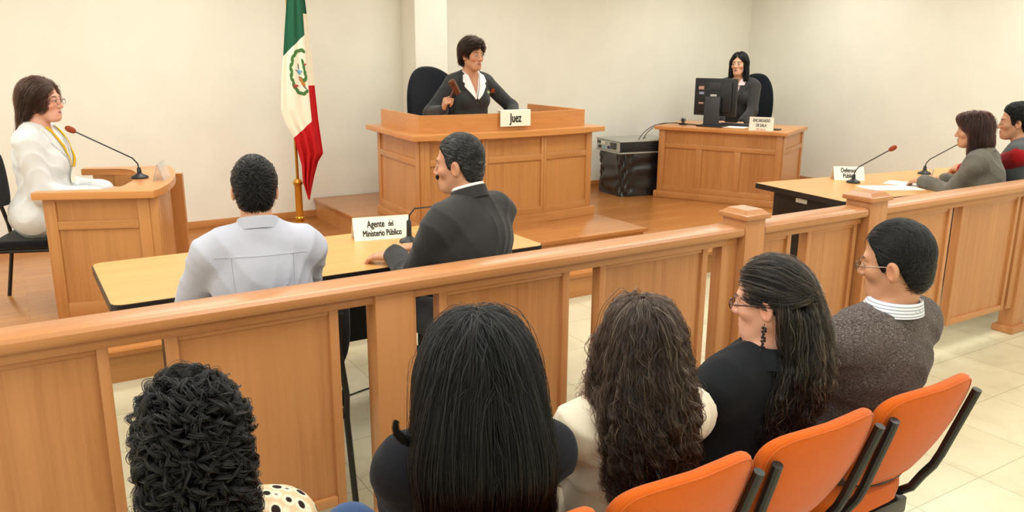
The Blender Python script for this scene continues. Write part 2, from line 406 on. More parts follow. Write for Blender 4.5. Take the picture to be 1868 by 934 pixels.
def bar_post(parent, x0, x1, capped):
    d = .072 if capped else .045; xm = (x0 + x1) / 2; h = (x1 - x0) / 2
    b = B(); b.box(x0, x1, -d, d, .04, 1.0 if capped else .93, bev=.006)
    po = b.build('newel_post' if capped else 'post', 'oak_v', parent)
    b = B(); b.prism([(x0 - .02, -d - .02), (x1 + .02, -d - .02), (x1 + .02, d + .02), (x0 - .02, d + .02)], 0, .045, bev=.008)
    b.build('plinth', 'oak_h', po)
    if capped:
        b = B(); b.box(x0 - .016, x1 + .016, -d - .016, d + .016, .998, 1.022, bev=.007)
        q = [(x0 - .006, -d - .006), (x1 + .006, -d - .006), (x1 + .006, d + .006), (x0 - .006, d + .006)]
        lo = [b.bm.verts.new((x, y, 1.022)) for x, y in q]; hi = [b.bm.verts.new((xm + (x - xm) * .72, y * .72, 1.04)) for x, y in q]
        for k in range(4): b.bm.faces.new((lo[k], lo[(k + 1) % 4], hi[(k + 1) % 4], hi[k]))
        b.bm.faces.new(hi); b._fin(lo + hi, 0)
        b.build('post_cap', 'oak_h', po)
    return po
RY = 2.5
t = thing('bar_railing', 'long oak railing across the left and middle, ending at the square newel post', 'railing', (0, RY, 0), 0)
rail(t, -1.6, 2.735); rail
bar_panel(t, -.42, .179); bar_panel(t, .336, .869); bar_panel(t, 1.242, 1.814); bar_panel(t, 1.963, 2.562)
bar_panel(t, -1.5, -.56)
bar_post(t, .992, 1.135, False); pilaster(t, 2.641, 2.738); bar_post(t, 2.738, 2.862, True)
pilaster(t, 1.132, 1.150)
t = thing('bar_gate', 'narrow oak gate with two panels between the two capped newel posts', 'gate', (0, RY, 0), 0)
rail(t, 2.868, 3.618); bar_panel(t, 2.872, 3.105, .028); bar_panel(t, 3.221, 3.6, .028)
t = thing('bar_railing', 'oak railing on the right, in front of the two people in grey', 'railing', (0, RY, 0), 0)
bar_post(t, 3.622, 3.765, True); rail(t, 3.765, 7.4)
bar_panel(t, 3.835, 4.446); bar_panel(t, 4.545, 5.165); pilaster(t, 5.19, 5.262); bar_post(t, 5.262, 5.41, False); bar_panel(t, 5.5, 6.2); bar_panel(t, 6.32, 7.1)

# ------------------------------------------------------------------ panelled desks
def face_frame(parent, p0, p1, z0, z1, ncol, frieze, stile=.065, top=.02, out=.014, bottom=.06, fr=.05, sl=None, sr=None, kv='desk_v', kh='desk_h'):
    """raised frame on the face from p0 to p1 (outside on the right hand going p0->p1)"""
    p0, p1 = Vector((*p0, 0)), Vector((*p1, 0)); L = (p1 - p0).length; u = (p1 - p0) / L; n = Vector((u.y, -u.x, 0))
    T = Matrix(((u.x, n.x, 0, p0.x), (u.y, n.y, 0, p0.y), (0, 0, 1, 0), (0, 0, 0, 1)))
    def bx(x0, x1, a, c, m, o=out): B(T).box(x0, x1, -.005, o, a, c, bev=.004).build('stile' if m == 0 else 'rail', kv if m == 0 else kh, parent)
    sl, sr = sl or stile, sr or stile
    bx(0, sl, z0, z1, 0); bx(L - sr, L, z0, z1, 0)
    bx(sl, L - sr, z1 - top, z1, 1); bx(sl, L - sr, z0, z0 + bottom, 1)
    zf = z1 - frieze
    if frieze: bx(sl, L - sr, zf - fr, zf, 1)
    w = (L - stile) / ncol
    for k in range(1, ncol): bx(k * w, k * w + stile, z0 + bottom, (zf - fr) if frieze else z1 - top, 0)

# judge's bench
t = thing('judge_bench', 'large oak judge bench with raised parapet on the stepped platform', 'judge bench', (0, 0, PZ))
foot = [(2.68, 6.42), (2.62, 5.50), (3.14, 5.435), (3.68, 5.425), (4.2, 5.48), (4.2, 6.42)]
b = B(); b.prism(foot + [(4.17, 6.42), (4.17, 5.51), (3.68, 5.456), (3.14, 5.466), (2.653, 5.53), (2.712, 6.42)], 0, .71); t_body = b.build('body', 'desk_v', t)
fx = lambda p, d: (p[0] + d[0], p[1] + d[1])
b = B(); b.prism([(2.655, 6.44), (2.585, 5.465), (3.13, 5.40), (3.69, 5.39), (4.235, 5.445), (4.235, 6.44), (4.175, 6.44), (4.175, 5.50), (3.69, 5.445), (3.13, 5.455), (2.645, 5.52), (2.705, 6.44)], 0, .075, bev=.006); b.build('plinth', 'desk_h', t)
face_frame(t_body, foot[1], foot[2], .075, .71, 1, .15, .025, sl=.075); face_frame(t_body, foot[2], foot[3], .075, .71, 1, .15, .025); face_frame(t_body, foot[3], foot[4], .075, .71, 1, .15, .025, sr=.06)
face_frame(t_body, foot[0], foot[1], .075, .71, 1, .15); face_frame(t_body, foot[4], foot[5], .075, .71, 1, .15)
def bulge(x0, x1, y0, dep, n=10): return [(x0 + (x1 - x0) * k / n, y0 - dep * (1 - (2 * k / n - 1) ** 2)) for k in range(n + 1)]
top = [(2.60, 6.5)] + bulge(2.53, 4.30, 5.42, .085) + [(4.30, 6.5), (3.98, 6.5), (3.96, 6.08), (3.90, 5.99), (3.04, 5.99), (2.98, 6.08), (2.96, 6.5)]
b = B(); b.prism(top, .71, .752, bev=.008); b.build('top_board', 'desktop', t)
inner = lambda o: [(2.70 + o, 6.40)] + bulge(2.645 + o, 4.185 - o, 5.555 + o, .075, 12) + [(4.185 - o, 6.40)]
oo, ii = inner(0), inner(.028)
b = B()
for k in range(len(oo) - 1):
    z = .885
    zz = [z, z]
    if k == 0: pass
    q = [oo[k], oo[k + 1], ii[k + 1], ii[k]]
    b.prism(q[::-1], .748, z)
b.build('parapet', 'desktop', t)

# clerk's desk
t = thing('clerk_desk', 'oak desk with three front panels carrying the computer, in the back corner', 'desk', (0, 0, FZ))
DC0, DC1 = Vector((6.02, 6.63)), Vector((6.60, 5.47)); DU = (DC1 - DC0).normalized(); DN = Vector((-DU.y, DU.x)); c0, c1, uu, nn = DC0, DC1, DU, DN
c2, c3 = c1 + nn * .86, c0 + nn * .86
P2 = lambda v: (v.x, v.y)
b = B(); b.prism([P2(c3), P2(c0), P2(c1), P2(c2), P2(c2 - uu * .03), P2(c1 - uu * .03 + nn * .03), P2(c0 + uu * .03 + nn * .03), P2(c3 + uu * .03)], 0, .73); t_body = b.build('body', 'desk_v', t)
g = lambda o: [P2(c0 - uu * o - nn * o), P2(c1 + uu * o - nn * o), P2(c2 + uu * o), P2(c3 - uu * o)]
q_ = g(.035); b = B(); b.prism([q_[3], q_[0], q_[1], q_[2], P2(c2 - uu * .028), P2(c1 - uu * .028 + nn * .028), P2(c0 + uu * .028 + nn * .028), P2(c3 + uu * .028)], 0, .07, bev=.006); b.build('plinth', 'desk_h', t)
face_frame(t_body, P2(c0), P2(c1), .07, .73, 3, .14); face_frame(t_body, P2(c1), P2(c2), .07, .73, 1, .14); face_frame(t_body, P2(c3), P2(c0), .07, .73, 1, .14)
b = B(); b.prism(g(.05), .73, .77, bev=.008); b.build('top_board', 'desktop', t)

# witness stand: two side panels and a front under a U-shaped top
t = thing('witness_stand', 'oak witness stand with a U-shaped top beside the woman in white', 'witness stand', (.115, 5.18, FZ), math.atan2(-.37, .93))
LL, WW, TH = .60, .98, .05
def side_wall(y0):
    b = B(); b.box(0.02, LL - .02, y0 + .006, y0 + TH, 0, .72); return b.build('side_panel', 'desk_v', t)
t_side = side_wall(.02); side_wall(WW - TH - .02)
face_frame(t_side, (.02, .026), (LL - .02, .026), 0, .72, 1, .13, bottom=.11)
b = B(); b.prism([(.575, .07), (.60, .07), (.605, .30), (.565, .62), (.47, .93), (.445, .93), (.54, .62), (.58, .30)], 0, .72); b.build('front_panel', 'desk_v', t)
for xx, yy in ((.575, .02), (.40, WW - .16)):
    B().box(xx - .02, xx + .05, yy, yy + .06, 0, .72, bev=.004).build('stile', 'desk_v', t)
outer = [(-.02, -.025), (.625, -.045), (.645, .05), (.652, .18), (.648, .30), (.638, .42), (.623, .52), (.602, .64), (.576, .75), (.545, .86), (.506, .965), (.47, 1.02), (.42, 1.04), (-.05, 1.0)]
cut = [(-.05, .92), (.18, .91), (.235, .89), (.29, .84), (.335, .74), (.368, .63), (.395, .50), (.412, .35), (.412, .20), (.40, .11), (.36, .06), (-.02, .05)]
b = B(); b.prism(outer + cut, .72, .762, bev=.005); b.build('top_board', 'desktop', t)
ap = cut[1:-1]; off_ = [(x - .022, y + (.0 if k > 2 else -.012)) for k, (x, y) in enumerate(ap)]
b = B(); b.prism([(x + .012, y) for x, y in ap] + off_[::-1], .50, .718); b.build('apron', 'desk_v', t)

# ------------------------------------------------------------------ tables
def conference_table(name, label, loc, rz, L, W, rad=.05, panel_at=(.28, .28)):
    t = thing(name, label, 'table', loc, rz)
    def rr(o, r):
        p = []
        for cx, cy, a0 in ((L - r, r, -90), (L - r, W - r, 0), (r, W - r, 90), (r, r, 180)):
            for k in range(6):
                a = math.radians(a0 + 18 * k); p.append((cx + (r - o) * math.cos(a), cy + (r - o) * math.sin(a)))
        return p
    b = B(); b.prism(rr(.004, rad), .735, .752); b.build('tabletop', 'laminate', t)
    b = B(); b.prism(rr(0, rad), .712, .7505, bev=.003); b.build('edge_band', 'black_edge', t)
    for x in (panel_at[0], L - panel_at[1]):
        b = B(); b.box(x - .03, x + .03, .12, W - .12, .05, .712, bev=.004); lg = b.build('panel_leg', 'black_laminate', t)
        B().box(x - .035, x + .035, .05, W - .05, 0, .05, bev=.012).build('foot', 'black_metal', lg)
    b = B(); b.box(panel_at[0], L - panel_at[1], W * .6, W * .6 + .02, .25, .712); b.build('modesty_panel', 'black_laminate', t)
    return t
conference_table('conference_table', 'wide wood-topped table with black edge carrying the Agente del Ministerio Público sign', (.27, 3.355, 0), 0, 2.03, .76)
TR = math.radians(-7)
t = conference_table('conference_table', 'wood-topped table with black edge on the right carrying two microphones and papers', (4.73, 3.37, 0), TR, 2.3, .88, .02, (.12, .3))
b = B(); b.box(.089, .0935, .42, .53, .655, .685); b.build('maker_plate', 'sticker', t)
# ------------------------------------------------------------------ figures: smooth blended body surfaces, clothes and hair
RNG = np.random.default_rng(7)
A3 = lambda *v: np.array(v, float)
def unit(v): v = np.asarray(v, float); return v / (np.linalg.norm(v) + 1e-12)
def rotx(d): c, s = math.cos(math.radians(d)), math.sin(math.radians(d)); return np.array([[1, 0, 0], [0, c, -s], [0, s, c]])
def roty(d): c, s = math.cos(math.radians(d)), math.sin(math.radians(d)); return np.array([[c, 0, s], [0, 1, 0], [-s, 0, c]])
def rotz(d): c, s = math.cos(math.radians(d)), math.sin(math.radians(d)); return np.array([[c, -s, 0], [s, c, 0], [0, 0, 1]])
def smin(a, b, k):
    h = np.clip(.5 + .5 * (b - a) / k, 0, 1); return b + (a - b) * h - k * h * (1 - h)
def smax(a, b, k): return -smin(-a, -b, k)

class Field:
    """a set of rounded solids blended into one surface"""
    def __init__(s): s.p = []; s.cuts = []; s.wr = 0.0; s.wf = 36.0; s.seed = 0.0
    def _add(s, f, lo, hi, k, sub): s.p.append((f, np.minimum(lo, hi), np.maximum(lo, hi), k, sub)); return s
    def cone(s, a, b, ra, rb, k=.03, sub=False):
        a, b = np.asarray(a, float), np.asarray(b, float); ba = b - a; L = ba @ ba + 1e-12; m = max(ra, rb)
        def f(P):
            q = P - a; t = np.clip(q @ ba / L, 0, 1)
            return np.sqrt(((q - t[..., None] * ba) ** 2).sum(-1)) - (ra + (rb - ra) * t)
        return s._add(f, np.minimum(a, b) - m, np.maximum(a, b) + m, k, sub)
    def chain(s, pts, rs, k=.03):
        for i in range(len(pts) - 1): s.cone(pts[i], pts[i + 1], rs[i], rs[i + 1], k)
        return s
    def ell(s, c, r, R=None, k=.03, sub=False):
        c, r = np.asarray(c, float), np.asarray(r, float); m = r if R is None else np.sqrt(((np.asarray(R) * r) ** 2).sum(1))
        def f(P):
            q = P - c
            if R is not None: q = q @ R
            k0 = np.sqrt(((q / r) ** 2).sum(-1)); k1 = np.sqrt(((q / r ** 2) ** 2).sum(-1)) + 1e-9
            return k0 * (k0 - 1) / k1
        return s._add(f, c - m, c + m, k, sub)
    def wrinkle(s, P):
        w = s.wf; x, y, z = P[..., 0] + s.seed, P[..., 1], P[..., 2]
        q = np.sin(w * .31 * (x + .7 * y) + s.seed) * 1.6 + np.sin(w * .22 * (z - x) + 1.7) * 1.3
        a = np.sin(w * (z * .85 + .45 * x - .3 * y) + q); c = np.sin(w * 1.25 * (.75 * x - .5 * z + .5 * y) - q + 1.3)
        m = .5 + .5 * np.sin(w * .27 * (x - z + y) + 2.1 * s.seed)
        return s.wr * (.5 - m * (1 - np.abs(a)) ** 1.6 - (1 - m) * (1 - np.abs(c)) ** 1.6 + .25 * a)
    def ev(s, P):
        P = np.asarray(P, float); F = np.full(P.shape[:-1], .5)
        for f, lo, hi, k, sub in s.p:
            d = f(P); F = smax(F, -d, k) if sub else smin(F, d, k)
        if s.wr: F = F + s.wrinkle(P)
        for c in s.cuts: F = np.maximum(F, c(P))
        return F
    def grad(s, P, e=.002):
        f = s.ev(P); g = np.stack([s.ev(P + np.eye(3)[i] * e) - f for i in range(3)], -1) / e
        return f, g / (np.linalg.norm(g, axis=-1, keepdims=True) + 1e-9)
    def mesh(s, h, fine=()):
        lo = np.min([p[1] for p in s.p if not p[4]], 0) - .03; hi = np.max([p[2] for p in s.p if not p[4]], 0) + .03
        ax = []
        for i in range(3):
            c = [lo[i]]
            while c[-1] < hi[i]:
                st = h
                for a, b, hf in fine:
                    if a[i] <= c[-1] <= b[i]: st = min(st, hf)
                for a, b, hf in fine:
                    if c[-1] < a[i] < c[-1] + st: st = max(a[i] - c[-1], hf)
                c.append(c[-1] + st)
            ax.append(np.array(c))
        X, Y, Z = ax; n = (len(X), len(Y), len(Z))
        F = np.full(n, .06, np.float32)
        for f, l, u, k, sub in s.p:
            m = k + .03
            r = [slice(max(np.searchsorted(a, l[i] - m) - 1, 0), min(np.searchsorted(a, u[i] + m) + 1, n[i])) for i, a in enumerate(ax)]
            P = np.stack(np.meshgrid(X[r[0]], Y[r[1]], Z[r[2]], indexing='ij'), -1)
            if P.size == 0: continue
            d = f(P); sl = tuple(r)
            F[sl] = smax(F[sl], -d, k) if sub else smin(F[sl], d, k)
        if s.wr or s.cuts:
            i = np.argwhere(np.abs(F) < .05)
            P = np.stack([X[i[:, 0]], Y[i[:, 1]], Z[i[:, 2]]], -1); v = F[i[:, 0], i[:, 1], i[:, 2]]
            if s.wr: v = v + s.wrinkle(P)
            F[i[:, 0], i[:, 1], i[:, 2]] = v
            if s.cuts:
                i = np.argwhere(F < .05)
                P = np.stack([X[i[:, 0]], Y[i[:, 1]], Z[i[:, 2]]], -1); v = F[i[:, 0], i[:, 1], i[:, 2]]
                for c in s.cuts: v = np.maximum(v, c(P))
                F[i[:, 0], i[:, 1], i[:, 2]] = v
        F[0] = F[-1] = .06; F[:, 0] = F[:, -1] = .06; F[:, :, 0] = F[:, :, -1] = .06
        return nets(F, X, Y, Z)

def nets(F, X, Y, Z):
    S = F < 0; c = np.zeros(tuple(k - 1 for k in F.shape), np.uint8)
    for a in (0, 1):
        for b in (0, 1):
            for d in (0, 1): c += S[a:a + c.shape[0], b:b + c.shape[1], d:d + c.shape[2]]
    act = np.argwhere((c > 0) & (c < 8)); I = np.full(c.shape, -1, np.int32); I[act[:, 0], act[:, 1], act[:, 2]] = np.arange(len(act))
    co = {}
    for a in (0, 1):
        for b in (0, 1):
            for d in (0, 1):
                i, j, k = act[:, 0] + a, act[:, 1] + b, act[:, 2] + d
                co[a, b, d] = (F[i, j, k], np.stack([X[i], Y[j], Z[k]], -1))
    acc = np.zeros((len(act), 3)); cnt = np.zeros(len(act))
    for p in co:
        for axn in range(3):
            if p[axn] == 0:
                q = list(p); q[axn] = 1; f0, p0 = co[p]; f1, p1 = co[tuple(q)]
                m = (f0 < 0) != (f1 < 0); t = np.where(m, f0 / np.where(f0 == f1, 1, f0 - f1), 0)
                acc += np.where(m[:, None], p0 + t[:, None] * (p1 - p0), 0); cnt += m
    V = acc / cnt[:, None]; Q = []
    for axn in range(3):
        o = [(1, 2), (2, 0), (0, 1)][axn]
        sl0 = [slice(1, -1)] * 3; sl0[axn] = slice(0, -1); sl1 = list(sl0); sl1[axn] = slice(1, None)
        s0, s1 = S[tuple(sl0)], S[tuple(sl1)]
        e = np.argwhere(s0 != s1); fl = s0[e[:, 0], e[:, 1], e[:, 2]]
        base = e + 1; base[:, axn] -= 1
        def at(d1, d2):
            g = base.copy(); g[:, o[0]] += d1; g[:, o[1]] += d2; return I[g[:, 0], g[:, 1], g[:, 2]]
        q = np.stack([at(-1, -1), at(0, -1), at(0, 0), at(-1, 0)], -1)
        Q.append(np.where(fl[:, None], q, q[:, ::-1]))
    return V, np.concatenate(Q)

def tubes(name, P, R, mat, parent, col=None, sides=3):
    """P: n x t x 3 strand points, R: n x t radii -> hair strands as round curves"""
    n, t, _ = P.shape
    if t > 16: k = np.unique(np.r_[np.arange(0, t, 2), t - 1]); P, R = P[:, k], R[:, k]; t = len(k)
    hc = bpy.data.hair_curves.new(name)
    hc.add_curves([t] * n)
    hc.points.foreach_set('position', np.ascontiguousarray(P, np.float32).ravel())
    a = hc.attributes.get('radius') or hc.attributes.new('radius', 'FLOAT', 'POINT')
    a.data.foreach_set('value', np.ascontiguousarray(R, np.float32).ravel())
    if col is not None:
        a = hc.attributes.new('col', 'FLOAT_COLOR', 'CURVE'); q = np.ones((n, 4), np.float32); q[:, :3] = np.asarray(col) * .22; a.data.foreach_set('color', q.ravel())
    hc.materials.append(MATS[mat])
    return link(bpy.data.objects.new(name, hc), parent)

def flow(F, roots, dirs, T, step, level, down, turn=.35, hug=1.0, drift=None):
    """guide strands that run over the surface of F, pulled towards `down`"""
    P = np.array(roots, float); D = np.array(dirs, float); out = [P.copy()]
    for i in range(T - 1):
        f, g = F.grad(P)
        dn = down(P, i) if callable(down) else np.broadcast_to(down, P.shape)
        near = np.clip(1 - (f - level) / .03, 0, 1)[:, None] * hug
        tang = dn - g * np.minimum((g * dn).sum(-1, keepdims=True), 0) * near
        tang /= np.linalg.norm(tang, axis=-1, keepdims=True) + 1e-9
        D = D * (1 - turn) + tang * turn; D /= np.linalg.norm(D, axis=-1, keepdims=True) + 1e-9
        P = P + D * step
        if drift is not None: P = P + drift(P, i)
        f, g = F.grad(P)
        corr = np.where(f < level, level - f, np.minimum(0, (level - f) * .6 * (f - level < .05)))
        P = P + g * np.clip(corr, -.014, .03)[:, None]
        out.append(P.copy())
    return np.stack(out, 1)

def clump(G, m, r0, r1, amp=0, waves=3.0, grow=1.0, curl=False, amp_var=.5, phj=.35):
    """m child strands around each guide; wave or curl grows along the length"""
    n, t, _ = G.shape; s = np.linspace(0, 1, t)
    d = np.gradient(G, axis=1); d /= np.linalg.norm(d, axis=-1, keepdims=True) + 1e-9
    ref = RNG.normal(size=(n, 1, 3)); u = np.cross(d, np.broadcast_to(ref, d.shape)); u /= np.linalg.norm(u, axis=-1, keepdims=True) + 1e-9; w = np.cross(d, u)
    off = RNG.normal(size=(n, m, 2)) * .6
    rad = (r0 + (r1 - r0) * s)[None, None, :, None]
    C = G[:, None] + rad * (off[:, :, None, :1] * u[:, None] + off[:, :, None, 1:] * w[:, None])
    if amp:
        ph = RNG.uniform(0, 6.28, (n, 1, 1)) + RNG.normal(size=(n, m, 1)) * phj
        fr = waves * (1 + .25 * RNG.normal(size=(n, 1, 1)))
        A = amp * (1 + amp_var * RNG.normal(size=(n, 1, 1))) * (s ** grow)[None, None]
        th = 2 * np.pi * fr * s[None, None] + ph
        C = C + (A * np.sin(th))[..., None] * u[:, None] + (A * (np.cos(th) if curl else .35 * np.cos(th)))[..., None] * w[:, None]
    return C.reshape(n * m, t, 3)

def radii(n, t, r, tip=.25, var=.3, root=.8):
    s = np.linspace(0, 1, t); prof = np.minimum(1, root + s * 3) * (1 - (1 - tip) * s ** 2)
    return r * np.clip(1 + var * RNG.normal(size=(n, 1)), .4, 2) * prof[None]

def blobh(P, c, r): return np.clip(3.2 - 3.0 * np.sqrt((((P - np.array(c)) / np.array(r)) ** 2).sum(-1)), 0, 1)
SKIN = {'tan': srgb(198, 145, 113)[:3], 'light': srgb(216, 164, 132)[:3], 'pink': srgb(222, 166, 142)[:3], 'brown': srgb(178, 120, 88)[:3]}
def lerp3(c, mask, col): return c * (1 - mask[:, None]) + np.array(col)[None] * mask[:, None]
def blob(P, c, r): return np.clip(1.5 - 1.5 * np.sqrt((((P - np.array(c)) / np.array(r)) ** 2).sum(-1)), 0, 1)

class Person:
    def __init__(s, label, loc, yaw, sc=1.0, seat=.45, lean=6, twist=0, head=(0, 0, 0), girth=1.0, wide=1.0, female=False, skin='tan', neck=0.0, headsc=1.0, side=0, group=None):
        s.root = thing('person', label, 'person', loc, math.radians(yaw), group)
        s.loc, s.yaw, s.sc, s.g, s.w, s.female, s.skin = np.array(loc, float), yaw, sc, girth, wide, female, np.array(SKIN[skin])
        s.hip = A3(0, 0, seat + .095 * sc); s.U = rotz(twist) @ roty(side) @ rotx(-lean); s.seat = seat
        s.nb = s.up(0, -.02, .50); s.hs = .93 * sc * headsc
        s.hc = s.up(0, .02 + neck, .655); s.H = s.U @ rotx(lean * .8) @ rotz(head[0]) @ rotx(head[1]) @ roty(head[2])
        s.arms = {}; s.legs = {}; s.foot_z = 0
        for sd in (-1, 1): s.leg(sd)
    def up(s, x, y, z): return s.hip + s.U @ (A3(x, y, z) * s.sc)
    def hd(s, x, y, z): return s.hc + s.H @ (A3(x, y, z) * s.hs)
    def local(s, p): return rotz(-s.yaw) @ (np.array(p, float) - s.loc)
    def arm(s, sd, wrist, pole=(0, -.3, -1), hand=None, normal=(0, 0, -1), curl=(25, 30, 20), world=True, thumb=0):
        S = s.up(.176 * s.w * sd, -.012, .425); W = s.local(wrist) if world else np.array(wrist, float)
        L1, L2 = .285 * s.sc, .255 * s.sc; v = W - S; d = np.linalg.norm(v)
        if d > (L1 + L2) * .995: W = S + v / d * (L1 + L2) * .995; v = W - S; d = np.linalg.norm(v)
        a = (L1 ** 2 - L2 ** 2 + d ** 2) / (2 * d); h = math.sqrt(max(L1 ** 2 - a * a, 0)); vd = v / d
        po = np.array([pole[0] * sd, pole[1], pole[2]]); po = unit(po - vd * (po @ vd))
        E = S + vd * a + po * h
        hd = unit(W - E) if hand is None else unit(hand)
        nr = np.array(normal, float); nr = unit(nr - hd * (nr @ hd))
        s.arms[sd] = dict(S=S, E=E, W=W, d=hd, n=nr, curl=curl, thumb=thumb)
    def leg(s, sd, knee=None, ankle=None):
        hp = s.hip + A3(.09 * sd * s.g, 0, -.01) * s.sc
        kn = s.hip + A3(.11 * sd, .41 * s.sc, -.005) if knee is None else np.array(knee, float)
        an = A3(.11 * sd, .43 * s.sc, .08) if ankle is None else np.array(ankle, float)
        s.legs[sd] = (hp, kn, an)
    # ---- solids
    def torso(s, F, o=0.0, k=.05, hem=None):
        g, w, q = s.g, s.w, s.sc; R = s.U
        E = lambda c, r, kk=k: F.ell(c, A3(*r) * q + o, R, kk)
        F.ell(s.hip + A3(0, -.015, .02) * q, A3(.165 * g, .13 * g, .125) * q + o, None, k)
        E(s.up(0, .012 * g, .16), (.15 * g, .115 * g, .16)); E(s.up(0, -.005, .33), (.165 * w * (.6 + .4 * g), .118 * g, .17))
        F.cone(s.up(-.14 * w, -.015, .435), s.up(.14 * w, -.015, .435), .058 * q + o * .8, .058 * q + o * .8, k)
        for sd in (-1, 1): F.cone(s.up(0, -.022, .50), s.up(.14 * w * sd, -.018, .447), .046 * q + o * .5, .048 * q + o * .7, k)
        if s.female:
            for sd in (-1, 1): E(s.up(.07 * sd, .075 * g, .31), (.06, .058, .062), .03)
        return F
    def arm_solid(s, F, sd, o=0.0, t0=0, t1=1, k=.032, rs=(.052, .043, .029), cuff=0):
        a = s.arms[sd]; q = s.sc
        ra, rb, rc = [r * q + o for r in rs]
        F.cone(a['S'], a['E'], ra, rb, k)
        if t1 > .5:
            e = a['E'] + (a['W'] - a['E']) * min(1, (t1 - .5) * 2); F.cone(a['E'], e, rb, rb + (rc - rb) * min(1, (t1 - .5) * 2) + cuff, k)
        return F
    def hand(s, F, sd):
        a = s.arms[sd]; q = s.sc; d, n, W = a['d'], a['n'], a['W']; t = np.cross(n, d) * (-sd)
        pt = lambda x, y, z=0: W + (d * y + t * x + n * z) * q
        for kx, bx in ((.030, .015), (.010, .005), (-.010, -.005), (-.028, -.014)): F.cone(pt(bx, .005), pt(kx, .088), .0145 * q, .0115 * q, .014)
        L = ((.042, .025, .021), (.046, .029, .021), (.042, .027, .02), (.033, .02, .018))
        for (kx, ls) in zip((.030, .010, -.010, -.028), L):
            p = pt(kx, .088); ang = 0; r = .0092 * q
            for c, l in zip(a['curl'], ls):
                ang += math.radians(c + (2 if kx < 0 else 0)); dd = d * math.cos(ang) + n * math.sin(ang) + t * (kx * 1.2)
                p2 = p + unit(dd) * l * q; F.cone(p, p2, r, r * .9, .005); p, r = p2, r * .9
        p = pt(.018, .022, .004); r = .0135 * q; th = a['thumb']
        for (dd, l) in ((d * .6 + t * (.8 - th * .6) + n * (.2 + th * .6), .044), (d * .85 + t * (.35 - th * .6) + n * (.3 + th * .5), .032), (d * .95 + t * (.15 - th * .7) + n * (.25 + th * .3), .025)):
            p2 = p + unit(dd) * l * q; F.cone(p, p2, r, r * .85, .006); p, r = p2, r * .85
    def headsolid(s, F):
        q = s.hs; R = s.H; fm = .94 if s.female else 1.0
        E = lambda c, r, k=.02, sub=False: F.ell(s.hd(*c), A3(*r) * q, R, k, sub)
        C = lambda a, b, ra, rb, k=.012, sub=False: F.cone(s.hd(*a), s.hd(*b), ra * q, rb * q, k, sub)
        F.cone(s.nb + s.U @ A3(0, 0, -.03) * s.sc, s.hd(0, -.022, -.07), .060 * s.sc * fm, .054 * s.sc * fm, .03)
        fj = .82 if s.female else 1.0
        E((0, -.012, .032), (.076, .096, .094), .03); E((0, .020, -.030), (.059 * fm, .070, .080), .03)
        C((-.017 * fj, .058, -.100), (.017 * fj, .058, -.100), .021, .021, .03); E((0, .078, -.103), (.018, .016, .015), .02)
        for sd in (-1, 1):
            C((.049 * fm * sd, -.002, -.055), (.022 * fj * sd, .052, -.098), .017, .017, .03)
            E((.041 * sd, .058, -.026), (.022, .024, .020), .022)
            ex_ = .079 if s.female else .086
            E((ex_ * sd, -.010, -.012), (.011, .020, .034), .008); E(((ex_ + .007) * sd, -.002, -.012), (.005, .011, .021), .006, True)
            E((.031 * sd, .103, .002), (.018, .015, .0125), .012, True)
        C((-.034, .076, .024), (.034, .076, .024), .013, .013, .014)
        E((0, .070, -.072), (.030, .022, .024), .02)
        C((0, .086, .012), (0, .105, -.030), .0065, .0115, .011)
        E((0, .106, -.034), (.0105, .0105, .0085), .006)
        for sd in (-1, 1):
            E((.012 * sd, .096, -.036), (.0085, .0105, .008), .005)
            E((.031 * sd, .079, .001), (.0145, .0135, .0125), .003)
        C((-.022, .081, -.064), (.022, .081, -.064), .0062, .0062, .006); C((0, .091, -.064), (0, .091, -.064), .006, .006, .01)
        C((-.017, .083, -.076), (.017, .083, -.076), .0078, .0078, .006); C((0, .089, -.076), (0, .089, -.076), .007, .007, .01)
        E((0, .098, -.0698), (.024, .006, .0016), .003, True)
        return F
    def skin_color(s, V, brow=None, lip=None, makeup=0, moustache=None):
        P = ((V - s.hc) @ s.H) / s.hs; c = np.tile(s.skin, (len(V), 1))
        warm = s.skin * np.array([1.08, .82, .78])
        for sd in (-1, 1):
            c = lerp3(c, .45 * blob(P, (.045 * sd, .07, -.035), (.03, .03, .03)), warm); c = lerp3(c, .5 * blob(P, (.086 * sd, -.005, -.012), (.02, .03, .05)), warm)
        c = lerp3(c, .35 * blob(P, (0, .108, -.035), (.02, .02, .02)), warm)
        lipc = lip or tuple(s.skin * np.array([.78, .5, .5]))
        c = lerp3(c, np.clip(2 * blob(P, (0, .092, -.0698), (.030, .02, .0155)) - .5, 0, 1), lipc)
        c = lerp3(c, blob(P, (0, .092, -.0698), (.024, .016, .0030)), (.10, .035, .03))
        brow = brow or (.02, .013, .01)
        for sd in (-1, 1):
            for dx, dz in ((-.016, -.003), (-.009, 0), (-.002, .002), (.005, .002), (.012, -.001)):
                c = lerp3(c, .9 * blob(P, (.034 * sd + dx * sd, .09, .0262 + dz), (.0105, .02, .0052)), brow)
            c = lerp3(c, .9 * blobh(P, (.031 * sd, .09, .0018), (.0165, .018, .0080)), (.07, .04, .03))
            c = lerp3(c, blobh(P, (.031 * sd, .093, .0002), (.0145, .016, .0060)), (.80, .77, .73))
            c = lerp3(c, blobh(P, (.031 * sd, .093, .0008), (.0068, .016, .0070)), (.016, .010, .008))
        if moustache is not None:
            c = lerp3(c, .95 * blob(P, (0, .095, -.0545), (.034, .024, .0125)), moustache); c = lerp3(c, .25 * blob(P, (0, .08, -.09), (.055, .05, .04)), tuple(s.skin * .7))
        return c
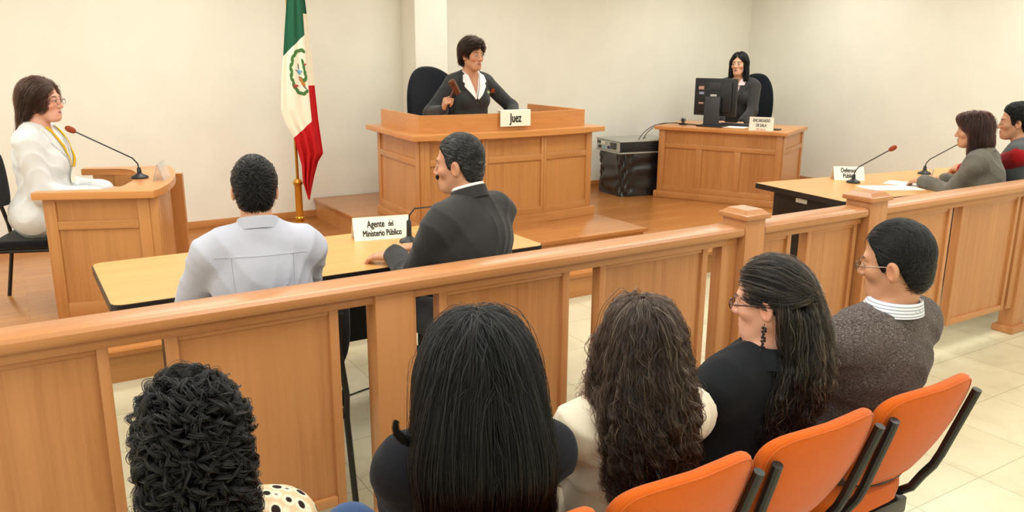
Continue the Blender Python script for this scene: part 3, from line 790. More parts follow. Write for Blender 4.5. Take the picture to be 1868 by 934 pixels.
    # ---- meshes
    def body(s, h=.012, hf=.0026, face=True, hands=True, **kw):
        F = Field(); s.torso(F, -.004)
        for sd in (-1, 1):
            if sd in s.arms: s.arm_solid(F, sd, -.002); s.hand(F, sd)
            hp, kn, an = s.legs[sd]; q = s.sc
            F.cone(hp, kn, .078 * q * s.g, .052 * q, .04); F.cone(kn, an, .050 * q, .034 * q, .03)
            F.cone(an + A3(0, -.02, -.03), an + A3(0, .13, -.045), .034 * q, .026 * q, .03)
        s.headsolid(F)
        fine = []
        if face: fine.append((s.hc - .135 * s.hs / .93, s.hc + .135 * s.hs / .93, hf))
        if hands:
            for sd, a in s.arms.items(): m = a['W'] + a['d'] * .07 * s.sc; fine.append((m - .105, m + .105, .0045))
        V, Q = F.mesh(h, fine)
        s.bodyobj = to_mesh('body', V, Q, 'skin', s.root, True, None, s.skin_color(V, **kw)); s.bodyF = F
        return s.bodyobj
    def top(s, name, mat, o=.014, arms=1.0, h=.008, wr=.0022, neckcut=True, vneck=None, hem=True, rs=(.058, .050, .040), cuff=0, sleeves=(-1, 1), extra=None, wf=36, necko=0.0, ncz=.56):
        F = Field(); s.torso(F, o)
        if hem: F.ell(s.hip + A3(0, -.01, .0) * s.sc, A3(.175 * s.g, .142 * s.g, .12) * s.sc + o, None, .05)
        for sd in sleeves:
            if sd in s.arms: s.arm_solid(F, sd, o * .3, t1=arms, rs=rs, cuff=cuff)
        if extra: extra(F)
        F.wr, F.wf, F.seed = wr, wf, float(RNG.uniform(0, 9))
        if neckcut: F.cone(s.nb + s.U @ A3(0, .004, .005) * s.sc, s.hc, (.058 + necko) * s.sc, .085 * s.sc, .008, True); zc = .555
        U, hip, q = s.U, s.hip, s.sc
        F.cuts.append(lambda P: ((P - hip) @ U)[..., 2] - ncz * q)
        if vneck:
            zv, wn = vneck
            def cut(P):
                L = ((P - hip) @ U) / q; hw = np.clip((L[..., 2] - zv) / (.53 - zv), 0, 1.2) * wn
                return np.where((L[..., 1] > -.01) & (L[..., 2] > zv), (hw - np.abs(L[..., 0])) * q, -1.0)
            F.cuts.append(cut)
        V, Q = F.mesh(h)
        ob = to_mesh(name, V, Q, mat, s.root); s.lastF = Field(); s.lastF.p = F.p; s.lastF.wr, s.lastF.wf, s.lastF.seed = F.wr, F.wf, F.seed
        return ob
    def trousers(s, mat, name='trousers', o=.012, h=.012):
        F = Field(); q = s.sc
        F.ell(s.hip + A3(0, -.012, .0) * q, A3(.17 * s.g, .135 * s.g, .11) * q + o * .6, None, .04)
        for sd in (-1, 1):
            hp, kn, an = s.legs[sd]; F.cone(hp, kn, .082 * q * s.g + o, .058 * q + o, .03); F.cone(kn, an, .056 * q + o, .046 * q + o, .03)
        F.wr = .0015; V, Q = F.mesh(h); to_mesh(name, V, Q, mat, s.root)
        for sd in (-1, 1):
            an = s.legs[sd][2]; G = Field(); G.cone(an + A3(0, -.03, -.035), an + A3(0, .06, -.04), .04, .042, .02); G.cone(an + A3(0, .06, -.042), an + A3(0, .15, -.05), .040, .030, .02); G.cone(an, an + A3(0, 0, -.03), .044, .044, .02)
            z0 = .002; G.cuts.append(lambda P: z0 - P[..., 2])
            V, Q = G.mesh(.009); to_mesh('shoe', V, Q, 'shoe_black', s.root)
    def onto(s, F, xz, side=1, off=.004, upper=True):
        """points (x,z) in upper-body coordinates dropped onto the front (side=1) or back of F"""
        out = []
        for x, z in xz:
            ys = np.linspace(.30, -.05, 141) * side; P = np.array([s.up(x, y, z) for y in ys]); f = F.ev(P); i = np.argmax(f < 0)
            if f[i] >= 0: i = 70
            y = ys[i]
            if i > 0: t = f[i - 1] / (f[i - 1] - f[i] + 1e-9); y = ys[i - 1] + t * (ys[i] - ys[i - 1])
            out.append(s.up(x, y + off * side, z))
        return np.array(out)
    def patch(s, name, mat, F, A, Bq, n=10, m=4, off=.005, th=.004, side=1, parent=None):
        """a strip between two (x,z) polylines laid on the cloth"""
        def res(Lq, n):
            Lq = np.array(Lq, float); d = np.r_[0, np.cumsum(np.linalg.norm(np.diff(Lq, axis=0), axis=1))]; t = np.linspace(0, d[-1], n)
            return np.stack([np.interp(t, d, Lq[:, i]) for i in (0, 1)], -1)
        a, b = res(A, n), res(Bq, n); pts = np.array([a + (b - a) * t for t in np.linspace(0, 1, m)]).reshape(-1, 2)
        top_ = s.onto(F, pts, side, off); bot = s.onto(F, pts, side, off - th); bb = B()
        vt = [bb.bm.verts.new(p) for p in top_]; vb = [bb.bm.verts.new(p) for p in bot]; I = lambda i, j: i * n + j
        for i in range(m - 1):
            for j in range(n - 1):
                bb.bm.faces.new((vt[I(i, j)], vt[I(i + 1, j)], vt[I(i + 1, j + 1)], vt[I(i, j + 1)])); bb.bm.faces.new((vb[I(i, j)], vb[I(i, j + 1)], vb[I(i + 1, j + 1)], vb[I(i + 1, j)]))
        per = [I(0, j) for j in range(n)] + [I(i, n - 1) for i in range(1, m)] + [I(m - 1, j) for j in range(n - 2, -1, -1)] + [I(i, 0) for i in range(m - 2, 0, -1)]
        for k in range(len(per)):
            p, q2 = per[k], per[(k + 1) % len(per)]; bb.bm.faces.new((vt[p], vb[p], vb[q2], vt[q2]))
        return bb.build(name, mat, parent or s.root)
    def collar(s, name, mat, open_=35, stand=.03, fall=.038, r=.064, flare=.016, z=.495, y=-.018, tip=.0, tilt=12, th=.003, n=40):
        """shirt collar: band round the neck with a leaf folded down over it"""
        bb = B(); rows = []
        q = s.sc
        prof = [(0, 0), (.001, stand), (.005, stand + .004), (.010, stand), (.010 + flare, stand - fall)]
        prof2 = [(.010 + flare - th, stand - fall + .001), (.010 - th + .001, stand - .005), (.005, stand - .003), (th + .001, stand - .004), (th, 0)]
        for i in range(n + 1):
            a = math.radians(90 + open_ + (360 - 2 * open_) * i / n); e = abs(2 * i / n - 1) ** 6
            row = []
            for k, (dr, zz) in enumerate(prof + prof2):
                if 4 <= k <= 5: zz -= tip * e
                rr = r + dr
                zt = zz - math.tan(math.radians(tilt)) * (math.sin(a) * rr * .9) + (0 if True else 0)
                row.append(s.up(rr * math.cos(a), y + rr * .96 * math.sin(a), z + zt))
            rows.append(row)
        V = [[bb.bm.verts.new(p) for p in row] for row in rows]; m = len(V[0])
        for i in range(n):
            for j in range(m): bb.bm.faces.new((V[i][j], V[i][(j + 1) % m], V[i + 1][(j + 1) % m], V[i + 1][j]))
        bb.bm.faces.new(V[0]); bb.bm.faces.new(V[-1][::-1])
        return bb.build(name, mat, s.root)
    def glasses(s, mat='spectacle_frame', r=.021, wire=.0014, h=.7):
        fr = B(); q = s.hs
        for sd in (-1, 1):
            c = A3(.032 * sd, .110, -.004)
            pts = [s.hd(c[0] + r * math.cos(a), c[1] - .10 * abs(c[0] + r * math.cos(a)) ** 1.2, c[2] + r * h * math.sin(a)) for a in [2 * math.pi * k / 20 for k in range(21)]]
            fr.tube(pts, wire, 6)
            fr.tube([s.hd(.053 * sd, .106, .002), s.hd(.078 * sd, .085, .004), s.hd(.086 * sd, .01, .004), s.hd(.085 * sd, -.02, -.012)], wire * 1.3, 6)
        fr.tube([s.hd(-.012, .115, 0), s.hd(0, .119, .003), s.hd(.012, .115, 0)], wire, 6)
        g = fr.build('glasses', mat, s.root)
        for sd in (-1, 1):
            le = B(); c = A3(.032 * sd, .112, -.004); ring = [s.hd(c[0] + .97 * r * math.cos(a), c[1] - .10 * abs(c[0] + r * math.cos(a)) ** 1.2, c[2] + .97 * r * h * math.sin(a)) for a in [2 * math.pi * k / 20 for k in range(20)]]
            off = s.H @ A3(0, .0008, 0)
            va = [le.bm.verts.new(p) for p in ring]; vb = [le.bm.verts.new(p + off) for p in ring]
            le.bm.faces.new(va[::-1]); le.bm.faces.new(vb)
            for k in range(20): le.bm.faces.new((va[k], va[(k + 1) % 20], vb[(k + 1) % 20], vb[k]))
            le.build('lens', 'lens', g)
        return g
    # ---- hair
    def scalp(s, F, o=.006, front=.062, k=.02, low=-.055):
        """close cap of hair over skull, leaving the face free"""
        q = s.hs
        F.ell(s.hd(0, -.016, .036), A3(.078, .096, .094) * q + o, s.H, k); F.ell(s.hd(0, -.055, -.02), A3(.062, .05, .07) * q + o, s.H, k)
        return F
    def roots(s, n, yz=None, o=.0, cond=None):
        """random points on the hairy part of the skull, in local coordinates, with outward normals"""
        out = np.zeros((0, 3))
        while len(out) < n:
            v = RNG.normal(size=(n * 3, 3)); v /= np.linalg.norm(v, axis=1, keepdims=True)
            p = v * np.array([.077, .097, .095]) + np.array([0, -.014, .033])
            ok = (p[:, 2] > .055 + .55 * (p[:, 1] - .07)) & (p[:, 2] > np.where(p[:, 1] > .01, .045, np.where(p[:, 1] > -.03, .01, -.05)))
            if cond is not None: ok &= cond(p)
            out = np.concatenate([out, p[ok]])
        p = out[:n]
        nn = (p - np.array([0, -.014, .033])) / np.array([.077, .097, .095]) ** 2; nn /= np.linalg.norm(nn, axis=1, keepdims=True)
        return s.hc + (p * s.hs) @ s.H.T + (nn * o) @ s.H.T, nn @ s.H.T, p
    def hairbase(s, F, mat, col, h=.007, name='hair'):
        V, Q = F.mesh(h); return to_mesh(name, V, Q, mat, s.root, True, None, np.tile(np.array(col), (len(V), 1)))
def hue(n, base, var=.25, streak=None, frac=0.0, sv=.3):
    c = np.array(base)[None] * np.clip(1 + var * RNG.normal(size=(n, 1)), .3, 2.2)
    if streak is not None and frac > 0:
        m = RNG.uniform(size=n) < frac; c[m] = np.array(streak)[None] * np.clip(1 + sv * RNG.normal(size=(m.sum(), 1)), .4, 1.6)
    return c
# ------------------------------------------------------------------ hair styles
ZL_Y = np.array([-.13, -.075, -.05, -.034, -.02, .002, .022, .034, .044, .07, .10])
ZL_M = np.array([-.085, -.085, -.075, -.03, .012, .012, -.028, .0, .048, .078, .09])     # men: short back and sides
def hairline(p, zl=ZL_M, dx=0): return np.interp(p[..., 1], ZL_Y, zl)
def H_local(s, P): return ((P - s.hc) @ s.H) / s.hs
BLACK, SOFTBLACK, DKBROWN = (.007, .007, .0085), (.011, .010, .011), (.022, .012, .0085)

def short_hair(s, base, n=2600, length=.03, r=.0011, lift=.35, comb=None, jitter=.35, o=.010, streak=None, frac=0, zl=ZL_M, mat='hair', h=.006, T=6, thin=None):
    F = Field(); s.scalp(F, o)
    F.cuts.append(lambda P: (hairline(H_local(s, P), zl) - H_local(s, P)[..., 2]) * s.hs)
    hb = s.hairbase(F, 'hair_base', base, h)
    FS = Field(); s.scalp(FS, o)
    vv = np.empty(len(hb.data.vertices) * 3, np.float32); hb.data.vertices.foreach_get('co', vv); vv = vv.reshape(-1, 3).astype(float)
    hq = H_local(s, vv); vv = vv[(np.abs(FS.ev(vv)) < .0025) & (hq[:, 2] > hairline(hq, zl) + .009)]; p0 = vv[RNG.integers(0, len(vv), n)] + RNG.normal(size=(n, 3)) * .002
    f, g = FS.grad(p0); p0 = p0 - g * (f + .001)[:, None]; nn = g; pl = H_local(s, p0)
    def rootdir(pl):
        d = comb(pl) if comb else np.tile([0, -.6, -.6], (len(pl), 1)); return d
    D = rootdir(pl) @ s.H.T + RNG.normal(size=p0.shape) * jitter
    D = D - nn * (D * nn).sum(1, keepdims=True); D /= np.linalg.norm(D, axis=1, keepdims=True) + 1e-9
    L = length * np.clip(1 + .3 * RNG.normal(size=(n, 1, 1)), .4, 1.8); t = np.linspace(0, 1, T)[None, :, None]
    P = p0[:, None] + D[:, None] * L * t + nn[:, None] * L * (lift * t * (1.25 - t * .75) - .35 * t * t)
    tubes('strands', P, radii(n, T, r), mat, hb, hue(n, base, .3, streak, frac))
    return hb

def fall_dir(s, spread=.9):
    def f(P, i):
        p = H_local(s, P); d = np.tile([0., 0., -1.], (len(P), 1))
        face = np.clip((p[:, 1] - .015) / .04, 0, 1) * np.clip((.10 - p[:, 2]) / .03, 0, 1)
        loc = np.stack([np.sign(p[:, 0]) * np.clip(1.3 - np.abs(p[:, 0]) / .085, 0, 1.2), -1.5 * np.ones(len(P)), np.zeros(len(P))], -1) * (face * spread)[:, None]
        return d + loc @ s.H.T
    return f

def long_hair(s, vol, base, guides=420, m=9, T=34, step=.017, r=.0012, amp=.0, waves=3.0, grow=1.0, curl=False, r0=.010, r1=.006, streak=None, frac=0.0, part=None, lv=(-.004, .010), mat='hair', hbase=.008, cond=None, down=None, carve=None, extra=None, sides=3, streak_along=False, jit=.15, base_name='hair', fill=.8, fill_len=.45):
    F = Field(); vol(F)
    FB = Field(); vol(FB)
    FB.wr, FB.wf = .002, 60
    if carve: carve(FB)
    FB.cuts.append(lambda P: F.ev(P) + .0045)
    hb = s.hairbase(FB, 'hair_base', tuple(c * .6 for c in base), hbase, base_name)
    p0, nn, pl = s.roots(guides, o=.01, cond=cond)
    for _ in range(4):
        f, g = F.grad(p0); p0 = p0 - g * (f * .8)[:, None]
    nn = g
    D = np.stack([np.sign(pl[:, 0] - (part or 0)) * (.25 + np.abs(pl[:, 0]) * 6), -.35 - 0 * pl[:, 0], -.3 + 0 * pl[:, 0]], -1) @ s.H.T
    D = D - nn * (D * nn).sum(1, keepdims=True) + RNG.normal(size=p0.shape) * jit; D /= np.linalg.norm(D, axis=1, keepdims=True)
    lev = RNG.uniform(*lv, size=guides)
    G = flow(F, p0, D, T, step, lev, down if down is not None else fall_dir(s))
    L = np.clip(1 + .12 * RNG.normal(size=guides), .7, 1.25)
    C = clump(G, m, r0, r1, amp, waves, grow, curl)
    # shorter locks that start anywhere on the outside of the hair mass, so no place stays bare
    me = hb.data; vv = np.empty(len(me.vertices) * 3, np.float32); me.vertices.foreach_get('co', vv); vv = vv.reshape(-1, 3).astype(float)
    f0 = np.abs(F.ev(vv) + .0045); vv = vv[f0 < .0022]; hl = H_local(s, vv); wgt = 1 + 5 * ((hl[:, 2] > .07) & (hl[:, 1] > -.03)); pick = vv[RNG.choice(len(vv), int(guides * fill), p=wgt / wgt.sum())]
    f, g = F.grad(pick); pick = pick - g * f[:, None]; dfn = down if down is not None else fall_dir(s)
    D2 = dfn(pick, 0) if callable(dfn) else np.tile(np.asarray(dfn, float), (len(pick), 1))
    D2 = D2 + RNG.normal(size=D2.shape) * .12 - pick * 0; D2 = D2 - g * (D2 * g).sum(1, keepdims=True); D2 /= np.linalg.norm(D2, axis=1, keepdims=True) + 1e-9
    G2 = flow(F, pick, D2, T, step * fill_len, RNG.uniform(lv[0], lv[1] * .6 + .001, size=len(pick)), dfn)
    C = np.concatenate([C, clump(G2, m, r0, r1, amp, waves * fill_len, grow, curl)], 0)
    if extra is not None: C = np.concatenate([C, extra(T)], 0)
    n = len(C)
    tubes('strands', C, radii(n, T, r, .2), mat, hb, hue(n, base, .3, streak, frac), sides)
    return hb, F

# ------------------------------------------------------------------ chairs
def tube_pts(b, pts, r): b.tube(pts, r, 10)
def visitor_chair(label, loc, yaw, cover='black_fabric', seat=.45, group=None, name='visitor_chair'):
    t = thing(name, label, 'chair', loc, math.radians(yaw), group)
    B().box(-.23, .23, -.20, .24, seat - .055, seat - .005, bev=.022, seg=3).build('seat', cover, t)
    P = []
    b = B()
    rows = []
    for i in range(9):
        z = seat + .14 + .32 * i / 8; w = .225 - .03 * abs(2 * i / 8 - 1) ** 3
        rows.append([(w * x, -.255 + .03 * (x * x) - .05 * (z - seat - .14), z) for x in [k / 5 - 1 for k in range(11)]])
    b.grid(rows); ob = b.build('backrest', cover, t)
    md = ob.modifiers.new('thickness', 'SOLIDIFY'); md.thickness = .04; md.offset = 0
    md = ob.modifiers.new('round', 'BEVEL'); md.width = .014; md.segments = 3; md.limit_method = 'ANGLE'
    for sx in (-1, 1):
        b = B(); tube_pts(b, [(.20 * sx, -.30, 0.001), (.20 * sx, -.235, seat - .08), (.20 * sx, -.245, seat + .02), (.17 * sx, -.275, seat + .2), (.17 * sx, -.30, seat + .36)], .012); b.build('leg', 'black_metal', t)
        b = B(); tube_pts(b, [(.21 * sx, .24, 0.001), (.20 * sx, .19, seat - .07)], .012); b.build('leg', 'black_metal', t)
    b = B(); tube_pts(b, [(-.20, .19, seat - .07), (-.20, -.235, seat - .07), (.20, -.235, seat - .07), (.20, .19, seat - .07), (-.20, .19, seat - .07)], .012); b.build('seat_frame', 'black_metal', t)
    return t
def office_chair(label, loc, yaw, bw=.26, bh=.62, seat=.5, y0=-.26, group=None):
    t = thing('office_chair', label, 'chair', loc, math.radians(yaw), group)
    b = B(); b.prism([(.25 * math.copysign(abs(math.cos(a)) ** .6, math.cos(a)), .24 * math.copysign(abs(math.sin(a)) ** .6, math.sin(a))) for a in [2 * math.pi * k / 32 for k in range(32)]], seat - .08, seat - .005, bev=.03, seg=3); b.build('seat', 'office_fabric', t)
    b = B(); rings = []; K = 48
    def bp(u, v, dd):
        w = bw * (1 - .16 * v * v); z = seat + .04 + bh * v
        return (w * u, y0 + .075 * u * u - .10 * v + .03 * math.sin(v * 3.1) + dd, z)
    for rr, dd in [(0, .032), (.5, .032), (.84, .032), (.94, .026), (.985, .014), (1, 0), (.985, -.014), (.94, -.026), (.84, -.032), (.5, -.032), (0, -.032)]:
        rings.append([b.bm.verts.new(bp(rr * math.copysign(abs(math.cos(2 * math.pi * k / K)) ** .85, math.cos(2 * math.pi * k / K)), .5 + .5 * rr * math.copysign(abs(math.sin(2 * math.pi * k / K)) ** .85, math.sin(2 * math.pi * k / K)), -dd)) for k in range(K)])
    for p, c in zip(rings, rings[1:]):
        for k in range(K): b.bm.faces.new((p[k], p[(k + 1) % K], c[(k + 1) % K], c[k]))
    bmesh.ops.remove_doubles(b.bm, verts=b.bm.verts[:], dist=.0002)
    b.build('backrest', 'office_fabric', t, auto=80)
    b = B(); b.tube([(0, 0, .10), (0, 0, seat - .08)], .028, 12); b.build('gas_column', 'black_metal', t)
    b = B(); b.tube([(0, 0, seat - .09), (0, y0 - .02, seat - .08), (0, y0 - .045, seat + .1), (0, y0 - .055, seat + .25)], .022, 8); b.build('back_bar', 'black_metal', t)
    for k in range(5):
        a = 2 * math.pi * k / 5 + .3; b = B(); b.tube([(0, 0, .11), (.26 * math.cos(a), .26 * math.sin(a), .07)], [.03, .018], 8); fb = b.build('base_arm', 'black_plastic', t)
        B().lathe([(.001, -.012), (.026, -.012), (.026, .012), (.001, .012)], 14, T=Matrix.Translation((.27 * math.cos(a), .27 * math.sin(a), .0275)) @ Matrix.Rotation(a, 4, 'Z') @ Matrix.Rotation(math.pi / 2, 4, 'X')).build('caster', 'black_plastic', fb)
    return t
def spectator_chair(label, loc, yaw=0, seat=.465):
    t = thing('orange_chair', label, 'chair', loc, math.radians(yaw), 'orange chairs in the spectator row')
    F = Field(); F.ell((0, .03, seat - .035), (.27, .27, .04)); F.cuts.append(lambda P: np.maximum(np.abs(P[..., 0]) - .225, np.abs(P[..., 1] - .03) - .225)); F.p = []
    b = B(); se = lambda w, d, y, e=.5: [(w * math.copysign(abs(math.cos(a)) ** e, math.cos(a)), y + d * math.copysign(abs(math.sin(a)) ** e, math.sin(a))) for a in [2 * math.pi * k / 36 for k in range(36)]]
    b.prism(se(.208, .19, .05), seat - .065, seat - .005, bev=.028, seg=3); b.build('seat', 'orange_fabric', t)
    # back pad: a rounded, wider-at-the-top pad, curved and leaning back
    rows_f, rows_b = [], []
    n, mm = 18, 22
    def pt(u, v, d):
        # u -1..1 across, v 0..1 up
        w = .186 + .034 * v
        x = w * u; z = seat + .062 + .328 * v
        y = -.17 - .115 * v + .035 * u * u - .02 * math.sin(v * math.pi) + d
        return (x, y, z)
    # squircle parametrised pad in (u,v)
    b = B(); rings = []
    prof = [(0.0, .022), (.55, .022), (.86, .022), (.95, .018), (.99, .010), (1.0, .0), (.99, -.010), (.95, -.018), (.86, -.022), (.55, -.022), (0.0, -.022)]
    K = 44
    for rr, d in prof:
        ring = []
        for k in range(K):
            a = 2 * math.pi * k / K; cu, su = math.cos(a), math.sin(a); e = .42
            u = rr * math.copysign(abs(cu) ** e, cu); v = .5 + .5 * rr * math.copysign(abs(su) ** e, su)
            ring.append(b.bm.verts.new(pt(u, v, -d)))
        rings.append(ring)
    for a, c in zip(rings, rings[1:]):
        for k in range(K): 
            try: b.bm.faces.new((a[k], a[(k + 1) % K], c[(k + 1) % K], c[k]))
            except ValueError: pass
    bmesh.ops.remove_doubles(b.bm, verts=b.bm.verts[:], dist=.0002)
    b.build('backrest', 'orange_fabric', t, auto=80)
    # seam cord along the rim of the pad
    b = B(); pts = []
    for k in range(K + 1):
        a = 2 * math.pi * k / K; cu, su = math.cos(a), math.sin(a); e = .42
        pts.append(pt(.955 * math.copysign(abs(cu) ** e, cu), .5 + .4775 * math.copysign(abs(su) ** e, su), -.0185))
    b.tube(pts, .0022, 5); b.build('seam', 'orange_fabric', t)
    for sx in (-1, 1):
        b = B()
        b.tube([(.192 * sx, -.290, seat + .335), (.189 * sx, -.277, seat + .29), (.182 * sx, -.222, seat + .11), (.180 * sx, -.205, seat + .065), (.178 * sx, -.178, seat + .02), (.176 * sx, -.15, seat - .035), (.175 * sx, -.115, seat - .066), (.175 * sx, -.07, seat - .076), (.175 * sx, .14, seat - .078)], .0135, 10)
        up = b.build('upright', 'black_metal', t)
    b = B(); b.box(-.20, .20, -.13, -.07, seat - .14, seat - .085, bev=.008); b.build('support_beam', 'black_metal', t)
    b = B(); b.box(.03, .10, -.135, -.065, .03, seat - .13, bev=.006); lg = b.build('leg', 'black_metal', t)
    b = B(); b.box(.035, .095, -.22, .26, 0, .035, bev=.01); b.build('foot', 'black_metal', lg)
    return t

SEATS = [(.275, 'orange chair of the curly-haired spectator'), (.72, 'orange chair under the spectator with long black hair'), (1.165, 'orange chair behind the woman in the cream blouse'), (1.61, 'orange chair behind the woman with the half-up hair'), (2.055, 'orange chair behind the man in the grey sweater, last of the row')]
for x, lab in SEATS: spectator_chair(lab, (x, 1.40, 0))
visitor_chair('black chair under the woman in the white coat', (.12, 5.63, FZ), -110)
visitor_chair('black chair under the man in the pale shirt', (.77, 2.96, 0), 0)
visitor_chair('black chair under the man in the dark suit', (1.70, 2.94, 0), 14)
visitor_chair('black chair under the woman in grey tweed', (5.86, 2.97, 0), 14)
visitor_chair('black chair under the man with red sleeves', (6.40, 2.98, 0), 18)
office_chair('high-backed black office chair behind the judge', (3.36, 6.40, PZ), 190, .33, .68, .50)
office_chair('black office chair behind the clerk at the computer', (7.29, 6.63, FZ), 112, .27, .70, .56)

# ------------------------------------------------------------------ people on the stage
def lapels(s, F, mat, zv, wn, ext=.035, z1=.515):
    for sd in (-1, 1):
        inner = [(wn * sd * 1.0, z1), (wn * sd * .62, (z1 + zv) / 2 + .03), (.004 * sd, zv - .005)]
        outer_ = [((wn + .035) * sd, z1 - .005), ((wn + ext + .012) * sd, z1 - .085), ((wn + ext) * sd, z1 - .10), (.012 * sd, zv - .012)]
        s.patch('lapel', mat, F, inner, outer_, 14, 4, .007, .006)

# the judge
J = Person('judge in a charcoal suit with a white open collar raising a wooden gavel', (3.44, 6.24, PZ), 178, 1.06, .53, 6, 0, (14, 0, -3), .96, .93, True, 'tan')
J.arm(1, (3.06, 5.97, 1.245), pole=(.7, -.3, -.9), hand=(.05, .55, .75), normal=(-.9, .3, .1), curl=(62, 75, 50), thumb=.75)
J.arm(-1, (3.74, 5.92, 1.155), pole=(1.0, -.5, -.5), normal=(0, 0, -1))
J.body(brow=(.03, .018, .012), lip=(.42, .14, .12))
J.top('jacket', 'judge_suit', .015, vneck=(.315, .075))
F0 = J.lastF
J.top('blouse', 'white_shirt', .009, sleeves=(), vneck=(.345, .058), wr=.001)
J.trousers('dark_trousers')
lapels(J, F0, 'judge_suit', .315, .078)
for sd in (-1, 1):
    J.patch('collar', 'white_shirt', F0, [(.055 * sd, .525), (.035 * sd, .44), (.004 * sd, .335)], [(.092 * sd, .505), (.105 * sd, .455), (.085 * sd, .447), (.098 * sd, .425), (.012 * sd, .325)], 16, 4, .013, .006)
J.collar('blouse_collar', 'white_shirt', open_=62, stand=.022, fall=.03, r=.066, flare=.02)
b = B(); c = J.onto(F0, [(-.115, .375)], 1, .008)[0]; b.lathe([(.001, -.003), (.014, -.003), (.014, .003), (.001, .003)], 14, T=Matrix.Translation(c) @ Matrix.Rotation(math.pi / 2, 4, 'X')); b.build('lapel_pin', 'pin_gold', J.root)
J.patch('badge', 'pin_red', F0, [(-.165, .40), (-.160, .365)], [(-.195, .395), (-.19, .36)], 4, 3, .008, .006)
b = B(); c = J.onto(F0, [(0, .295)], 1, .006)[0]; b.lathe([(.001, -.003), (.009, -.003), (.009, .003), (.001, .003)], 12, T=Matrix.Translation(c) @ Matrix.Rotation(math.pi / 2, 4, 'X')); b.build('button', 'button', J.root)
def vol(F):
    q = J.hs
    F.ell(J.hd(0, -.022, .048), A3(.094, .108, .096) * q, J.H, .03); F.ell(J.hd(0, .045, .098), A3(.062, .05, .036) * q, J.H, .03); F.ell(J.hd(0, -.06, -.03), A3(.074, .05, .075) * q, J.H, .03)
    for sd in (-1, 1): F.ell(J.hd(.066 * sd, .012, .035), A3(.02, .035, .05) * q, J.H, .02)
def carve(F): F.ell(J.hd(0, .115, -.035), A3(.060, .085, .112) * J.hs, J.H, .012, True)
def judge_comb(P, i):
    p = H_local(J, P); fr = np.clip((p[:, 1] - .02) / .03, 0, 1)[:, None]; out = np.sign(p[:, :1] + .012) * A3(1, 0, 0)
    return ((1 - fr) * A3(0, -.5, -.85) + fr * (out * .9 + A3(0, -.45, -.12))) @ J.H.T
long_hair(J, vol, (.05, .026, .018), 560, 14, 14, .0078, .0009, .005, 1.3, 1, True, .008, .010, (.09, .05, .03), .12, mat='hair', carve=carve, lv=(-.002, .012), cond=lambda p: (p[:, 2] > -.02) & (p[:, 1] < .07), down=judge_comb, jit=.25)

# the clerk
K = Person('clerk in a dark pinstripe-grey suit with long black hair at the computer', (7.17, 6.62, FZ), 116, 1.08, .60, 4, 0, (-3, 3, 2), .95, .96, True, 'light')
K.arm(1, (6.76, 6.48, .985), pole=(.35, -.6, -.8), normal=(0, 0, -1)); K.arm(-1, (6.86, 6.26, .985), pole=(.35, -.6, -.8), normal=(0, 0, -1))
K.body(lip=(.42, .16, .15))
K.top('jacket', 'clerk_suit', .014, vneck=(.285, .07)); F0 = K.lastF
K.top('blouse', 'pink_shirt', .008, sleeves=(), vneck=(.42, .045), wr=.001)
K.trousers('dark_trousers'); lapels(K, F0, 'clerk_suit', .285, .07)
for sd in (-1, 1): K.patch('collar', 'pink_shirt', F0, [(.05 * sd, .525), (.02 * sd, .45)], [(.095 * sd, .51), (.085 * sd, .45)], 8, 4, .012, .006)
K.collar('blouse_collar', 'pink_shirt', open_=55, stand=.022, fall=.03, r=.062, flare=.02)
def vol(F):
    q = K.hs
    F.ell(K.hd(0, -.018, .038), A3(.084, .103, .097) * q, K.H, .03); F.ell(K.hd(0, -.06, -.08), A3(.088, .055, .13) * q, K.H, .04)
    for sd in (-1, 1): F.cone(K.hd(.072 * sd, -.005, .03), K.hd(.086 * sd, .012, -.17), .026 * q, .024 * q, .03)
def carve(F): F.ell(K.hd(0, .115, -.03), A3(.061, .095, .115) * K.hs, K.H, .012, True)
long_hair(K, vol, BLACK, 460, 14, 22, .016, .0009, .002, 1, 1, False, .006, .004, part=.0, carve=carve, lv=(-.003, .004), cond=lambda p: p[:, 1] < .075)

# the witness
W = Person('witness in a white coat and glasses with a yellow lanyard at the witness stand', (.16, 5.60, FZ), -112, 1.04, .46, 4, 0, (-8, 2, 0), 1.06, 1.0, True, 'pink')
W.arm(1, (.42, 5.38, .87), pole=(.15, -.35, -1), normal=(0, 0, -1)); W.arm(-1, (.50, 5.60, .87), pole=(.15, -.35, -1), normal=(0, 0, -1))
W.body(lip=(.5, .2, .19))
W.top('white_coat', 'white_coat', .020, vneck=(.30, .06), wr=.006, rs=(.064, .056, .046)); F0 = W.lastF
W.top('blouse', 'white_shirt', .010, sleeves=(), vneck=(.43, .05), wr=.001)
W.trousers('white_coat')
lapels(W, F0, 'white_coat', .30, .062)
W.collar('coat_collar', 'white_coat', open_=50, stand=.03, fall=.045, r=.066, flare=.024)
for sd in (-1, 1): W.patch('lanyard', 'yellow_ribbon', F0, [(.058 * sd, .52), (.045 * sd, .42), (.012 * sd, .29)], [(.075 * sd, .515), (.060 * sd, .415), (.026 * sd, .285)], 14, 3, .016, .004)
W.patch('badge', 'card', F0, [(-.03, .285), (-.03, .20)], [(.03, .285), (.03, .20)], 6, 4, .018, .004)
W.patch('pocket', 'white_coat', F0, [(-.15, .36), (-.06, .35)], [(-.15, .335), (-.06, .325)], 8, 3, .006, .006)
